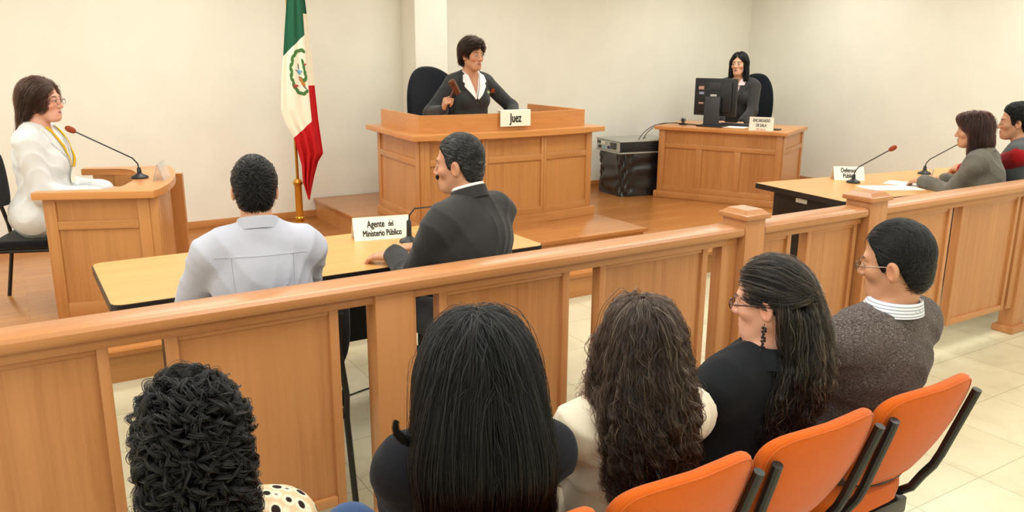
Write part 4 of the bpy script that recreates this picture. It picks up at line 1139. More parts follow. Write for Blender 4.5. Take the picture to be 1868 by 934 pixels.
def vol(F):
    q = W.hs
    F.ell(W.hd(0, -.022, .038), A3(.088, .105, .099) * q, W.H, .03); F.ell(W.hd(0, -.085, -.06), A3(.072, .05, .105) * q, W.H, .04)
    F.cone(W.hd(0, -.10, -.12), W.hd(.0, -.135, -.19), .045 * q, .03 * q, .03)
    for sd in (-1, 1): F.ell(W.hd(.07 * sd, .02, .005), A3(.022, .045, .07) * q, W.H, .03)
def carve(F): F.ell(W.hd(0, .13, -.035), A3(.064, .088, .112) * W.hs, W.H, .012, True)
long_hair(W, vol, (.11, .05, .032), 520, 14, 17, .0145, .0009, .006, 1.5, 1, False, .011, .012, carve=carve, lv=(-.003, .006), cond=lambda p: p[:, 1] < .07, down=lambda P, i: fall_dir(W)(P, i) + (W.H @ A3(0, -.6, 0))[None] * (1 if i < 12 else .9))
W.glasses('wire_frame', .0235, .0013)

# ------------------------------------------------------------------ people at the tables
S = Person('man seen from behind in a pale short-sleeved shirt at the left table', (.765, 3.00, 0), -10, 1.01, .455, 6, 0, (-2, -6, 2), 1.0, 1.04, False, 'tan', headsc=.95)
S.arm(-1, (.64, 3.44, .80), pole=(.45, -.5, -.8), normal=(0, 0, -1)); S.arm(1, (.98, 3.47, .80), pole=(.4, -.5, -.9), normal=(0, 0, -1))
S.body()
S.top('shirt', 'lilac_shirt', .018, arms=.46, wr=.007, rs=(.064, .056, .046))
F0 = S.lastF
S.collar('shirt_collar', 'lilac_shirt', open_=30, stand=.036, fall=.042, r=.064, z=.512, flare=.011)
S.patch('yoke_seam', 'lilac_shirt', F0, [(-.165, .425), (.165, .425)], [(-.165, .420), (.165, .420)], 24, 2, .002, .004, side=-1)
for sd in (-1, 1): S.patch('pleat', 'lilac_shirt', F0, [(.11 * sd, .42), (.10 * sd, .14)], [(.115 * sd, .42), (.105 * sd, .14)], 16, 2, .0025, .005, side=-1)
S.trousers('dark_trousers')
short_hair(S, SOFTBLACK, 5200, .030, .0010, .5, lambda p: np.stack([p[:, 0] * 3, .4 - p[:, 1] * 4, -.5 + p[:, 2] * 6], -1), .4, .008, thin=None)

M = Person('man with grey-black hair and moustache in a dark charcoal suit, turned left', (1.70, 2.99, 0), 16, 1.06, .455, 8, 4, (26, -3, 0), 1.08, 1.1, False, 'tan')
M.arm(-1, (1.47, 3.37, .795), pole=(.4, -.5, -.8), hand=(-.35, .9, -.05), normal=(.1, .1, -1), curl=(18, 24, 18)); M.arm(1, (1.66, 3.47, .80), pole=(.5, -.5, -.8), hand=(-.75, .6, -.05), normal=(0, .1, -1))
M.body(moustache=(.05, .04, .035))
F = Field(); F.cone(M.hd(-.020, .095, -.056), M.hd(0, .101, -.052), .0055 * M.hs, .0075 * M.hs, .006); F.cone(M.hd(.020, .095, -.056), M.hd(0, .101, -.052), .0055 * M.hs, .0075 * M.hs, .006)
V_, Q_ = F.mesh(.003); to_mesh('moustache', V_, Q_, 'hair_base', M.root, True, None, np.tile(np.array((.02, .018, .017)), (len(V_), 1)))
M.top('suit_jacket', 'charcoal_suit', .022, wr=.007, rs=(.064, .056, .046), vneck=(.28, .06), necko=.004); F0 = M.lastF
M.top('shirt', 'white_shirt', .010, arms=.98, wr=.001, rs=(.06, .052, .043))
M.trousers('charcoal_suit')
M.collar('shirt_collar', 'white_shirt', open_=22, stand=.046, fall=.03, r=.058, z=.519, flare=.006)
M.collar('jacket_collar', 'charcoal_suit', open_=58, stand=.03, fall=.046, r=.066, z=.524, flare=.010)
M.patch('back_seam', 'charcoal_suit', F0, [(-.003, .44), (-.002, .05)], [(.003, .44), (.002, .05)], 20, 2, .0015, .004, side=-1)
lapels(M, F0, 'charcoal_suit', .28, .065)
short_hair(M, (.020, .020, .021), 5600, .030, .0010, .22, lambda p: np.stack([p[:, 0] * 2, -.9 + 0 * p[:, 0], -.35 + p[:, 2] * 2], -1), .18, .009, (.75, .75, .75), .26)

G = Person('woman in grey tweed with shoulder-length brown hair writing at the right table', (5.84, 2.99, 0), 16, 1.02, .455, 14, 0, (14, -2, 0), 1.0, .96, True, 'tan')
G.arm(-1, (5.76, 3.45, .80), pole=(.4, -.8, -.8), hand=(.25, .9, -.1), normal=(.2, 0, -1), curl=(38, 45, 30), thumb=.5); G.arm(1, (5.98, 3.42, .80), pole=(.4, -.7, -.8), hand=(-.2, .95, -.05), normal=(-.3, 0, -1), curl=(45, 50, 30), thumb=.6)
G.body(lip=(.42, .14, .12))
G.top('tweed_jacket', 'grey_tweed', .018, wr=.006, rs=(.068, .06, .047)); F0 = G.lastF
G.collar('jacket_collar', 'grey_tweed', open_=45, stand=.018, fall=.035, r=.066, flare=.02)
G.trousers('dark_trousers')
def vol(F):
    q = G.hs
    F.ell(G.hd(0, -.025, .038), A3(.090, .110, .101) * q, G.H, .03); F.ell(G.hd(0, -.055, -.08), A3(.100, .082, .13) * q, G.H, .04)
    F.ell(G.hd(0, .055, .088), A3(.06, .045, .036) * q, G.H, .03)
    for sd in (-1, 1): F.cone(G.hd(.072 * sd, -.015, .03), G.hd(.080 * sd, -.005, -.17), .026 * q, .032 * q, .03)
def carve(F): F.ell(G.hd(0, .125, -.035), A3(.066, .088, .115) * G.hs, G.H, .012, True)
long_hair(G, vol, (.085, .026, .019), 500, 14, 22, .0165, .0009, .006, 1.6, 1.5, False, .008, .007, (.08, .03, .018), .15, carve=carve, lv=(-.003, .006), cond=lambda p: p[:, 1] < .08)

R = Person('man in a grey vest with red sleeves seated behind the woman in grey tweed', (6.33, 3.0, 0), 20, 1.06, .455, 10, 0, (14, -2, 0), 1.0, 1.08, False, 'tan')
R.arm(-1, (6.40, 3.60, .81), pole=(.8, -.8, -.4), hand=(.5, .8, .0), normal=(.6, 0, -.8), curl=(45, 55, 40)); R.arm(1, (6.54, 3.60, .81), pole=(.8, -.7, -.5), hand=(-.5, .8, 0), normal=(-.6, 0, -.8), curl=(45, 55, 40))
R.body()
R.top('sweater', 'red_sleeve', .014, wr=.005, rs=(.064, .056, .046))
R.top('vest', 'grey_vest', .030, wr=.002, sleeves=(), vneck=(.35, .06))
R.collar('vest_collar', 'grey_vest', open_=40, stand=.03, fall=.02, r=.064, flare=.012)
R.trousers('dark_trousers')
short_hair(R, BLACK, 3600, .036, .0014, .55, lambda p: np.stack([p[:, 0] * 2, -.8 + 0 * p[:, 0], .1 + p[:, 2] * 2], -1), .35, .012)

# ------------------------------------------------------------------ spectators in the orange chairs
def lap(s, sd=(-1, 1)):
    for k in sd: s.arm(k, (.10 * k, .30, s.hip[2] + .05), pole=(.3, -.6, -1), hand=(-.6 * k, .8, -.1), normal=(0, 0, -1), world=False)
SY = 1.46
T1 = Person('spectator with short black curly hair in a leaf-print blouse', (.218, SY, 0), -4, .885, .408, -11.5, 0, (-4, -12, 0), 1.0, .96, True, 'tan'); lap(T1)
T1.body(h=.012, face=False, hands=False)
T1.top('blouse', 'leaf_print', .014, wr=.002); T1.trousers('dark_trousers')
def vol(F):
    q = T1.hs
    F.ell(T1.hd(0, -.02, .04), A3(.092, .106, .103) * q, T1.H, .03); F.ell(T1.hd(0, -.05, -.07), A3(.095, .080, .12) * q, T1.H, .04); F.ell(T1.hd(0, -.055, -.17), A3(.092, .066, .09) * q, T1.H, .04)
def carve(F): F.ell(T1.hd(0, .125, -.035), A3(.064, .088, .115) * T1.hs, T1.H, .012, True)
def curlroots(n, F, lev=.0):
    """points all over the hair mass"""
    V = RNG.normal(size=(n, 3)); V /= np.linalg.norm(V, axis=1, keepdims=True); c = T1.hd(0, -.04, -.05); P = c + V * np.array([.14, .14, .22])
    for _ in range(8):
        f, g = F.grad(P); P = P - g * (f - lev)[:, None] * .8
    keep = (H_local(T1, P)[:, 1] < .05) | (H_local(T1, P)[:, 2] > .08)
    return P[keep]
F = Field(); vol(F); FB = Field(); vol(FB); FB.wr, FB.wf = .006, 70; carve(FB)
FB.cuts.append(lambda P: F.ev(P) + .006)
hb = T1.hairbase(FB, 'hair_base', (.005, .005, .006), .007)
p0 = curlroots(1300, F, -.006); n = len(p0); f, g = F.grad(p0); D = RNG.normal(size=p0.shape) * 1.0 + np.array([0, 0, -.35]); D -= g * (D * g).sum(1, keepdims=True)
Gd = flow(F, p0, D, 26, .0032, RNG.uniform(-.008, .009, size=n), np.array([0, 0, -1.]), .035)
C = clump(Gd, 22, .0050, .0060, .0115, 1.75, .25, True, .35, .16)
tubes('strands', C, radii(len(C), 26, .00055, .5), 'hair', hb, hue(len(C), (.004, .004, .005), .35))
p0 = curlroots(160, F, .004); n = len(p0); f, g = F.grad(p0); D = g + RNG.normal(size=p0.shape) * .7
Gd = flow(F, p0, D, 18, .0035, np.full(n, .008), np.array([0, 0, -1.]), .15)
C = clump(Gd, 2, .001, .003, .009, 1.2, .5, True)
tubes('loose_strands', C, radii(len(C), 18, .0005, .5), 'hair', hb, hue(len(C), (.012, .011, .012), .3))

T2 = Person('spectator with long straight black hair in a black top and jeans', (.80, SY, 0), -18, .91, .405, -11.5, 0, (-3, -12, 0), 1.1, 1.02, True, 'tan'); lap(T2)
T2.leg(-1, T2.local((.605, 1.71, .57)), T2.local((.76, 1.86, .24)))
T2.body(face=False, hands=False); T2.top('black_top', 'black_tee', .016, wr=.005, rs=(.064, .056, .046)); T2.trousers('denim', 'jeans')
def vol(F, s=T2):
    q = s.hs
    F.ell(s.hd(0, -.02, .042), A3(.104, .114, .100) * q, s.H, .03); F.ell(s.hd(0, -.06, -.07), A3(.130, .092, .125) * q, s.H, .05)
    F.ell(s.hd(0, -.085, -.19), A3(.148, .078, .13) * q, s.H, .05); F.ell(s.up(0, -.13, .36), A3(.142, .055, .17) * s.sc, s.U, .05)
    for sd in (-1, 1): F.cone(s.hd(.085 * sd, .0, .0), s.hd(.105 * sd, .02, -.2), .036 * q, .034 * q, .03)
def carve(F, s=T2): F.ell(s.hd(0, .135, -.035), A3(.066, .088, .12) * s.hs, s.H, .012, True)
def flick(T, s=T2):
    t = np.linspace(0, 1, T); Fv = Field(); vol(Fv)
    base = s.local((.655, 1.335, 1.00)); X = s.H @ A3(-1, -.12, 0); X = X / np.linalg.norm(X); Zv = np.array([0, 0, 1.]); R_ = .031
    path = []
    for v in t:
        if v < .45: path.append(base + Zv * (.10 * (1 - v / .45)) - X * (.035 * (1 - v / .45)))
        else:
            a = (v - .45) / .55 * 3.7; path.append(base + X * (R_ * (1 - math.cos(a)) * 1.05 + .004 * a) - Zv * (R_ * math.sin(a)))
    return clump(np.array(path)[None], 360, .017, .004)
long_hair(T2, vol, (.004, .0042, .0052), 760, 22, 38, .0158, .00056, .0035, 2.2, 1.2, False, .015, .013, lv=(-.003, .007), carve=carve, part=.005, extra=flick, hbase=.009)

T3 = Person('spectator with long wavy brown hair in a cream blouse', (1.235, SY, 0), -14, .88, .40, -11.5, 0, (-10, -12, 0), .98, .98, True, 'light'); lap(T3)
T3.body(face=False, hands=False); T3.top('blouse', 'cream_blouse', .016, wr=.007, rs=(.064, .056, .046)); T3.trousers('beige_trousers')
T3.collar('blouse_collar', 'cream_blouse', open_=40, stand=.02, fall=.03)
def vol(F, s=T3):
    q = s.hs
    F.ell(s.hd(0, -.02, .040), A3(.086, .106, .098) * q, s.H, .03); F.ell(s.hd(0, -.06, -.07), A3(.098, .080, .125) * q, s.H, .05)
    F.ell(s.hd(0, -.085, -.19), A3(.116, .064, .13) * q, s.H, .05); F.ell(s.up(0, -.125, .38), A3(.100, .040, .12) * s.sc, s.U, .05)
    for sd in (-1, 1): F.cone(s.hd(.078 * sd, .0, .0), s.hd(.105 * sd, .0, -.2), .03 * q, .03 * q, .03)
def carve(F, s=T3): F.ell(s.hd(0, .13, -.035), A3(.066, .088, .12) * s.hs, s.H, .012, True)
long_hair(T3, vol, (.055, .030, .021), 560, 18, 42, .0128, .00062, .024, 6.2, .75, False, .011, .010, (.80, .52, .30), .09, lv=(-.004, .010), carve=carve, hbase=.009)

T4 = Person('spectator with half-up streaked black hair and glasses in a black jacket', (1.632, SY, 0), 4, .91, .42, -11.5, 0, (24, -10, 0), .98, 1.0, True, 'pink'); lap(T4)
T4.body(face=True, hands=False); T4.top('black_jacket', 'black_jacket', .018, wr=.006, rs=(.064, .056, .046))
T4.collar('jacket_collar', 'black_jacket', open_=50, stand=.026, fall=.050, r=.066, flare=.036, z=.512); T4.trousers('dark_trousers')
T4.glasses('spectacle_frame', .021, .0018)
tie = T4.hd(0, -.115, .012)
def vol(F, s=T4):
    q = s.hs
    F.ell(s.hd(0, -.016, .036), A3(.081, .102, .096) * q, s.H, .03); F.ell(s.hd(0, -.075, -.05), A3(.078, .06, .11) * q, s.H, .04)
    F.ell(s.hd(0, -.105, -.17), A3(.088, .052, .13) * q, s.H, .05); F.ell(s.up(0, -.13, .36), A3(.082, .04, .16) * s.sc, s.U, .05)
def carve(F, s=T4):
    F.ell(s.hd(0, .12, -.035), A3(.07, .085, .112) * s.hs, s.H, .012, True)
    for sd in (-1, 1): F.ell(s.hd(.085 * sd, .0, -.035), A3(.022, .034, .055) * s.hs, s.H, .01, True)
def toward(P, i, s=T4):
    d = tie - P; L = np.linalg.norm(d, axis=1, keepdims=True)
    free = (toward.done[:len(P)] | (L[:, 0] < .035)); toward.done[:len(P)] = free
    return np.where(free[:, None], np.array([0, 0, -1.]), d / (L + 1e-6))
toward.done = np.zeros(5000, bool)
def upper(p): return (p[:, 2] > hairline(p)) & (p[:, 2] > .0)
F = Field(); vol(F); FB = Field(); vol(FB); carve(FB); FB.wr, FB.wf = .002, 60
FB.cuts.append(lambda P: F.ev(P) + .004)
hb = T4.hairbase(FB, 'hair_base', (.009, .008, .008), .006)
p0, nn, pl = T4.roots(300, o=.008, cond=upper)
D = tie - p0; D /= np.linalg.norm(D, axis=1, keepdims=True)
Gd = flow(F, p0, D, 40, .0135, RNG.uniform(-.002, .004, size=300), toward, .4)
C1 = clump(Gd, 18, .008, .013, .016, 7.0, 1.5, phj=.7)
toward.done[:] = True
p1, nn, pl = T4.roots(130, o=.006, cond=lambda p: (p[:, 2] < .02) & (p[:, 1] < -.045) & (p[:, 2] > -.085))
Gd2 = flow(F, p1, np.tile([0, -.2, -1.], (130, 1)), 40, .0115, RNG.uniform(-.003, .008, size=130), np.array([0, 0, -1.]), .3)
C2 = clump(Gd2, 20, .010, .014, .016, 6.0, .8, phj=.7)
vv = np.empty(len(hb.data.vertices) * 3, np.float32); hb.data.vertices.foreach_get('co', vv); vv = vv.reshape(-1, 3).astype(float)
hl = H_local(T4, vv); vv = vv[(np.abs(F.ev(vv) + .004) < .002) & (hl[:, 2] > .012) & (hl[:, 1] > -.09)]; pk = vv[RNG.integers(0, len(vv), 260)]
toward.done[:] = False; D = tie - pk; D /= np.linalg.norm(D, axis=1, keepdims=True)
Gd3 = flow(F, pk, D, 14, .0105, RNG.uniform(-.001, .004, size=260), toward, .4)
C3 = clump(Gd3, 16, .007, .006, .002, 1.5, 1.0)
tubes('front_strands', C3, radii(len(C3), 14, .0006, .4), 'hair', hb, hue(len(C3), (.012, .010, .010), .3, (.95, .62, .36), .15))
C = np.concatenate([C1, C2])
tubes('strands', C, radii(len(C), 40, .00066, .3), 'hair', hb, hue(len(C), (.022, .015, .013), .3, (.95, .62, .36), .15))
b = B(); u_ = T4.H @ A3(0, -1, -.25); 
tv = [tie + T4.H @ (A3(.017 * math.cos(a), -.006 + .003 * math.sin(3 * a), .015 * math.sin(a))) for a in [2 * math.pi * k / 20 for k in range(21)]]
b.tube(tv, .0055, 8); b.build('hair_tie', 'hair_tie', hb)
er = None
b = B(); e0 = T4.hd(-.085, -.004, -.05)
for k in range(9):
    for j in range(2): b.bm.verts.ensure_lookup_table(); bmesh.ops.create_icosphere(b.bm, subdivisions=1, radius=.0042, matrix=Matrix.Translation(Vector(e0) + Vector((.004 * math.sin(k * 2.1 + j * 3), .004 * math.cos(k * 2.1 + j * 3), -.012 - .0085 * k))))
b.tube([e0, e0 + A3(0, 0, -.095)], .0009, 5)
b.build('earring', 'bead', T4.root)

T5 = Person('spectator man with black hair and glasses in a grey knit sweater', (2.16, SY, 0), 2, .97, .41, -11.5, 0, (20, -11, -2), 1.15, 1.12, False, 'tan'); lap(T5)
T5.body(face=True, hands=False); T5.top('sweater', 'grey_sweater', .022, wr=.006, rs=(.064, .056, .046), necko=.010, ncz=.53)
T5.trousers('dark_trousers')
T5.collar('shirt_collar', 'striped_shirt', open_=25, stand=.058, fall=.040, r=.068, z=.492, flare=.014)
b = B()
rr = [T5.up(.0765 * math.cos(a), -.014 + .0775 * math.sin(a), .514 - .03 * math.sin(a)) for a in [2 * math.pi * k / 32 for k in range(33)]]
b.tube(rr, .0085, 10); b.build('neckband', 'grey_sweater', T5.root)
T5.glasses('wire_frame', .021, .0014)
short_hair(T5, (.010, .010, .0115), 9000, .034, .0007, .16, lambda p: np.stack([(p[:, 0] + .0) * 6, -.5 - (p[:, 1] + .04) * 6, -.45 - 0 * p[:, 2]], -1), .2, .010, T=7, h=.005)
# ------------------------------------------------------------------ microphones
def gooseneck(label, loc, rz, L, rise, name='microphone', group='gooseneck microphones', stub=0.0, basec='black_plastic'):
    """base at loc; the neck leans towards local +X by L and rises by `rise`"""
    t = thing(name, label, 'microphone', loc, rz, group)
    b = B(); b.lathe([(.05, 0), (.052, .006), (.046, .014), (.026, .022), (.014, .032), (.012, .06 + stub), (.008, .066 + stub)], 24); b.build('base', basec, t)
    z0 = .06 + stub
    pts = [(0, 0, z0), (.004, 0, z0 + .03), (.03, 0, z0 + .065)] + [(.03 + (L - .03) * k / 4, 0, z0 + .065 + (rise - z0 - .065) * k / 4) for k in range(1, 5)]
    b = B(); b.tube(pts, .0042, 8); b.build('neck', 'black_metal', t)
    d = (Vector(pts[-1]) - Vector(pts[-2])).normalized(); e = Vector(pts[-1])
    b = B(); b.tube([e - d * .012, e - d * .004, e + d * .012, e + d * .034, e + d * .046, e + d * .05], [.008, .015, .0185, .0175, .011, .003], 14); b.build('foam_cover', 'foam_red', t)
    return t
gooseneck('gooseneck microphone with a rusty foam tip on the witness stand', (.685, 5.45, FZ + .762), math.radians(172), .33, .30)
gooseneck('gooseneck microphone beside the Agente del Ministerio Público sign', (1.725, 3.77, .752), math.radians(-20), .34, .20, stub=.05)
gooseneck('gooseneck microphone in front of the Defensor Público sign', (5.50, 3.86, .752), math.radians(-66), .235, .27)
gooseneck('gooseneck microphone with a blue-edged base leaning at the woman in grey tweed', (6.43, 3.86, .752), math.radians(-62), .26, .29)

# ------------------------------------------------------------------ name signs (folded cards)
def tent(label, loc, rz, w, h, dep, lines, cat='sign', back_mat='card', name='name_sign', tz=0):
    t = thing(name, label, cat, loc, rz)
    th = .0025; a = math.atan2(dep / 2, h); H = math.hypot(h, dep / 2)
    # local: front faces -Y
    Tf = Matrix.Translation((0, -dep / 2, 0)) @ Matrix.Rotation(-a, 4, 'X'); Tb = Matrix.Translation((0, dep / 2, 0)) @ Matrix.Rotation(a, 4, 'X')
    b = B(); b.box(-w / 2, w / 2, 0, th, 0, H, T=Tf); b.box(-w / 2, w / 2, -th, 0, 0, H, T=Tb); b.build('card', back_mat, t)
    for k, (txt, size, z, sx, bold, m) in enumerate(lines):
        text_mesh('lettering', txt, size, Tf @ Matrix.Translation((0, -.0008, z)) @ Matrix.Rotation(math.pi / 2, 4, 'X'), m, t, sx, bold)
    return t
tent('white folded sign reading Agente del Ministerio Público on the left table', (1.64, 3.94, .752), math.radians(-10), .30, .115, .09, [('Agente', .052, .083, .62, .0016, 'ink'), ('Ministerio Público', .046, .034, .62, .0016, 'ink')])
s_ = [o for o in COL.objects if o.name.startswith('name_sign')][-1]
# second, smaller word of the first line
tf_ = Matrix.Translation((0, -.045, 0)) @ Matrix.Rotation(-math.atan2(.045, .115), 4, 'X')
for o in list(s_.children):
    if o.name.startswith('lettering') and o.data.vertices and max(v.co.z for v in o.data.vertices) > .09: o.data.transform(Matrix.Translation((-.030, 0, 0)))
text_mesh('lettering', 'del', .040, tf_ @ Matrix.Translation((.050, -.0008, .081)) @ Matrix.Rotation(math.pi / 2, 4, 'X'), 'ink', s_, .62, .0012)
tent('white folded sign reading Defensor Público on the right table', (5.62, 4.0, .752), math.radians(-38), .23, .10, .12, [('Defensor', .052, .082, .62, .0016, 'ink'), ('Público', .052, .036, .62, .0016, 'ink')])
t = thing('name_sign', 'white sign reading Juez hanging on the parapet of the judge bench', 'sign', (3.43, 5.450, PZ + .785), math.radians(-3))
b = B(); b.box(-.135, .135, -.004, 0, 0, .122); b.box(-.135, .135, -.004, .05, .122, .125); b.box(-.135, .135, .048, .05, .10, .125); b.build('card', 'card', t)
text_mesh('lettering', 'Juez', .098, Matrix.Translation((0, -.0046, .062)) @ Matrix.Rotation(math.pi / 2, 4, 'X'), 'ink', t, .62, .0035)
t = tent('white sign reading ENCARGADO DE SALA on the front edge of the clerk desk', (6.53, 5.70, FZ + .77), math.radians(-58), .24, .135, .03, [('ENCARGADO', .044, .100, .62, .0011, 'ink'), ('DE SALA', .044, .052, .62, .0011, 'ink'), ('DE SALA', .030, .012, .8, .0, 'red_ink')])
t = thing('acrylic_sign_holder', 'small clear acrylic tent holder beside the witness microphone', 'sign holder', (.80, 5.36, FZ + .762), math.radians(70))
b = B(); 
for sg in (-1, 1): b.box(-.11, .11, -.0015, .0015, 0, .105, T=Matrix.Translation((0, .03 * sg, 0)) @ Matrix.Rotation(.28 * sg, 4, 'X'))
b.build('holder', 'acrylic', t)

# ------------------------------------------------------------------ papers, pen, gavel
def sheet(label, loc, rz, w=.21, h=.29, th=.002):
    o = B().box(-w / 2, w / 2, -h / 2, h / 2, 0, th).build('paper_sheet', 'paper'); o.location = loc; o.rotation_euler = (0, 0, rz)
    return tag(o, label, 'paper')
sheet('white paper lying alone near the front edge of the right table', (5.52, 3.56, .7525), math.radians(62), .21, .42)
sheet('white paper under the writing hand of the woman in grey', (5.80, 3.63, .7525), math.radians(20), .21, .26)
sheet('white paper edge beside the left arm of the man in the dark suit', (1.88, 3.62, .7525), math.radians(10), .12, .18)
W_ = G.arms[1]; hp = np.array(G.root.location) + rotz(G.yaw) @ (W_['W'] + W_['d'] * .10 + W_['n'] * .02 - np.cross(W_['n'], W_['d']) * .03)
b = B(); dv = np.array([-.25, -.25, .8]); dv /= np.linalg.norm(dv); e0 = np.array([hp[0], hp[1], .757])
b.tube([e0, e0 + dv * .012, e0 + dv * .13, e0 + dv * .14], [.0012, .004, .0042, .003], 10); o = b.build('pen', 'pen_white'); tag(o, 'slim white pen in the writing hand of the woman in grey', 'pen')
# gavel in the judge's right hand
a_ = J.arms[1]; Rz = rotz(J.yaw); grip = np.array(J.root.location) + Rz @ (a_['W'] + (a_['d'] * .088 + a_['n'] * .026) * J.sc)
t = thing('gavel', 'dark wooden gavel raised in the hand of the judge', 'gavel', tuple(grip))
hv = unit(np.array([.42, -.10, .95])); sv = unit(np.cross(hv, np.array([.3, 1., .1]))); 
b = B(); b.tube([tuple(-hv * .055), tuple(-hv * .02), tuple(hv * .06), tuple(hv * .115)], [.008, .0095, .008, .0075], 12); b.build('handle', 'gavel_wood', t)
b = B(); hc_ = hv * .125; ax_ = unit(np.array([-.28, -.15, .95]) - hv * 0.35)
b.tube([tuple(hc_ + ax_ * q) for q in (-.062, -.06, -.042, -.040, -.034, -.032, .032, .034, .040, .042, .06, .062)], [.022, .028, .029, .025, .025, .029, .029, .025, .025, .029, .028, .022], 18); b.build('head', 'gavel_wood', t)
o = B().box(-.06, .06, -.04, .04, 0, .02, bev=.006).build('small_black_case', 'black_plastic'); o.location = (4.02, 6.1, PZ + .752); tag(o, 'flat dark object on the judge bench near the right parapet', 'case')
o = B().box(-.05, .05, -.035, .035, 0, .012, bev=.003).build('stamp_pad', 'dark_plastic'); o.location = (6.72, 5.66, FZ + .77); o.rotation_euler = (0, 0, .4); tag(o, 'small flat dark pad beside the ENCARGADO sign', 'pad')

# ------------------------------------------------------------------ computer on the clerk's desk
MR = math.atan2(.46, .89)     # desk normal direction
def deskpt(u, v): p = DC0 + DU * u + DN * v; return (p.x, p.y)
mx, my = deskpt(.50, .22)
t = thing('computer_monitor', 'black flat-screen monitor seen from behind on the clerk desk', 'monitor', (mx, my, FZ + .77), MR - math.pi / 2 - math.radians(6))
# local: back faces -Y
b = B(); b.box(-.235, .235, .012, .05, .11, .50, bev=.012); b.build('screen_shell', 'black_plastic', t)
b = B(); b.box(-.215, .215, .0505, .0515, .13, .48); b.build('screen', 'dark_plastic', t)
b = B(); b.box(-.19, .19, -.006, .014, .15, .46, bev=.012); bk = b.build('rear_cover', 'black_plastic', t)
b = B(); b.box(-.085, .085, -.07, -.035, .0, .31, bev=.008, T=Matrix.Rotation(-.05, 4, 'X')); b.build('stand', 'dark_plastic', t)
b = B(); b.box(-.06, .06, -.04, 0, .26, .30, bev=.004); b.build('bracket', 'black_plastic', t)
b = B(); b.box(-.14, .14, -.12, .10, 0, .018, bev=.007); b.build('foot', 'black_plastic', t)
for (x, z, w, h, m) in ((-.15, .40, .06, .035, 'sticker_red'), (-.145, .345, .055, .025, 'sticker_blue'), (-.145, .24, .055, .018, 'sticker_red'), (-.005, .405, .085, .032, 'sticker'), (-.01, .325, .07, .02, 'sticker')):
    B().box(x - w / 2, x + w / 2, -.0078, -.0058, z - h / 2, z + h / 2).build('sticker', m, t)
b = B(); b.box(-.065, .065, -.010, -.004, .38, .46, bev=.002); b.build('handle_recess', 'dark_plastic', t)
kx, ky = deskpt(.72, .42)
t = thing('keyboard', 'black computer keyboard under the hands of the clerk', 'keyboard', (kx, ky, FZ + .77), MR - math.pi / 2)
b = B(); b.prism([(-.22, -.075), (.22, -.075), (.22, .075), (-.22, .075)], 0, .018, bev=.005); b.build('case', 'black_plastic', t)
for r_ in range(5):
    b = B(); b.box(-.21, .21, -.063 + r_ * .027, -.040 + r_ * .027, .017, .025, bev=.003); b.build('key_row', 'dark_plastic', t)
px_, py_ = deskpt(.74, .25); sheet('white paper lying beside the monitor stand on the clerk desk', (px_, py_, FZ + .7705), MR, .20, .22)
wx, wy = deskpt(.17, .22)
t = thing('webcam', 'small silver webcam on the left end of the clerk desk', 'webcam', (wx, wy, FZ + .77), MR - 1.3)
b = B(); b.lathe([(.045, 0), (.045, .008), (.02, .014), (.012, .03)], 20); b.build('base', 'black_plastic', t)
b = B(); bmesh.ops.create_uvsphere(b.bm, u_segments=20, v_segments=12, radius=.032, matrix=Matrix.Translation((0, 0, .055))); b.build('shell', 'silver', t)
b = B(); b.lathe([(.016, 0), (.018, .012), (.012, .016)], 18, T=Matrix.Translation((0, -.026, .058)) @ Matrix.Rotation(math.pi / 2, 4, 'X')); b.build('lens_ring', 'black_plastic', t)

# recorder on a box wrapped in a black plastic sack
BX, BY = 5.98, 6.98
t = thing('black_wrapped_box', 'square box wrapped in shiny black plastic on the floor beside the clerk desk', 'box', (BX, BY, FZ), math.radians(-8))
F = Field(); F.ell((0, 0, .24), (.40, .40, .40)); F.p = []
rngb = np.random.default_rng(3); bb = B(); n_ = 26; P = []
def sackpt(u, v):
    a = 2 * math.pi * u; e = .28; cx, sy = math.cos(a), math.sin(a)
    w = .335 * (1 - .04 * math.sin(v * 3)) ; x = w * math.copysign(abs(cx) ** e, cx); y = .26 * math.copysign(abs(sy) ** e, sy)
    k = .012 * math.sin(a * 7 + 5 * math.sin(v * 5)) + .010 * math.sin(a * 13 - v * 17) + .008 * math.sin(a * 23 + v * 9)
    return Vector((x * (1 + k * 1.6), y * (1 + k * 1.6), .001 + .465 * v))
rings = [[bb.bm.verts.new(sackpt(j / 120, i / 30)) for j in range(120)] for i in range(31)]
for i in range(30):
    for j in range(120): bb.bm.faces.new((rings[i][j], rings[i][(j + 1) % 120], rings[i + 1][(j + 1) % 120], rings[i + 1][j]))
bb.bm.faces.new(rings[0][::-1]); bb.bm.faces.new(rings[-1]); bb.build('plastic_wrap', 'garbage_bag', t, auto=60)
t = thing('video_recorder', 'silver and black recorder unit lying on the black wrapped box', 'recorder', (BX, BY, FZ + .468), math.radians(-8))
b = B(); b.box(-.36, .35, -.27, .26, .0, .016, bev=.003); b.build('base_tray', 'silver', t)
b = B(); b.box(-.35, .34, -.26, .25, .016, .125, bev=.004); b.build('case', 'black_plastic', t)
b = B(); b.box(-.36, .35, -.27, .26, .125, .137, bev=.004); b.build('lid', 'silver', t)
b = B(); b.box(-.358, -.351, -.25, .24, .02, .122); bp = b.build('rear_plate', 'silver', t)
for (y, z, w, h, m) in ((.17, .045, .05, .03, 'black_plastic'), (.10, .09, .07, .035, 'sticker'), (.08, .045, .03, .02, 'water_blue'), (-.02, .05, .04, .03, 'navy_port'), (-.12, .075, .12, .07, 'dark_plastic'), (.19, .095, .06, .03, 'dark_plastic')):
    B().box(-.366, -.357, y - w / 2, y + w / 2, z - h / 2, z + h / 2, bev=.002).build('port', m, t)

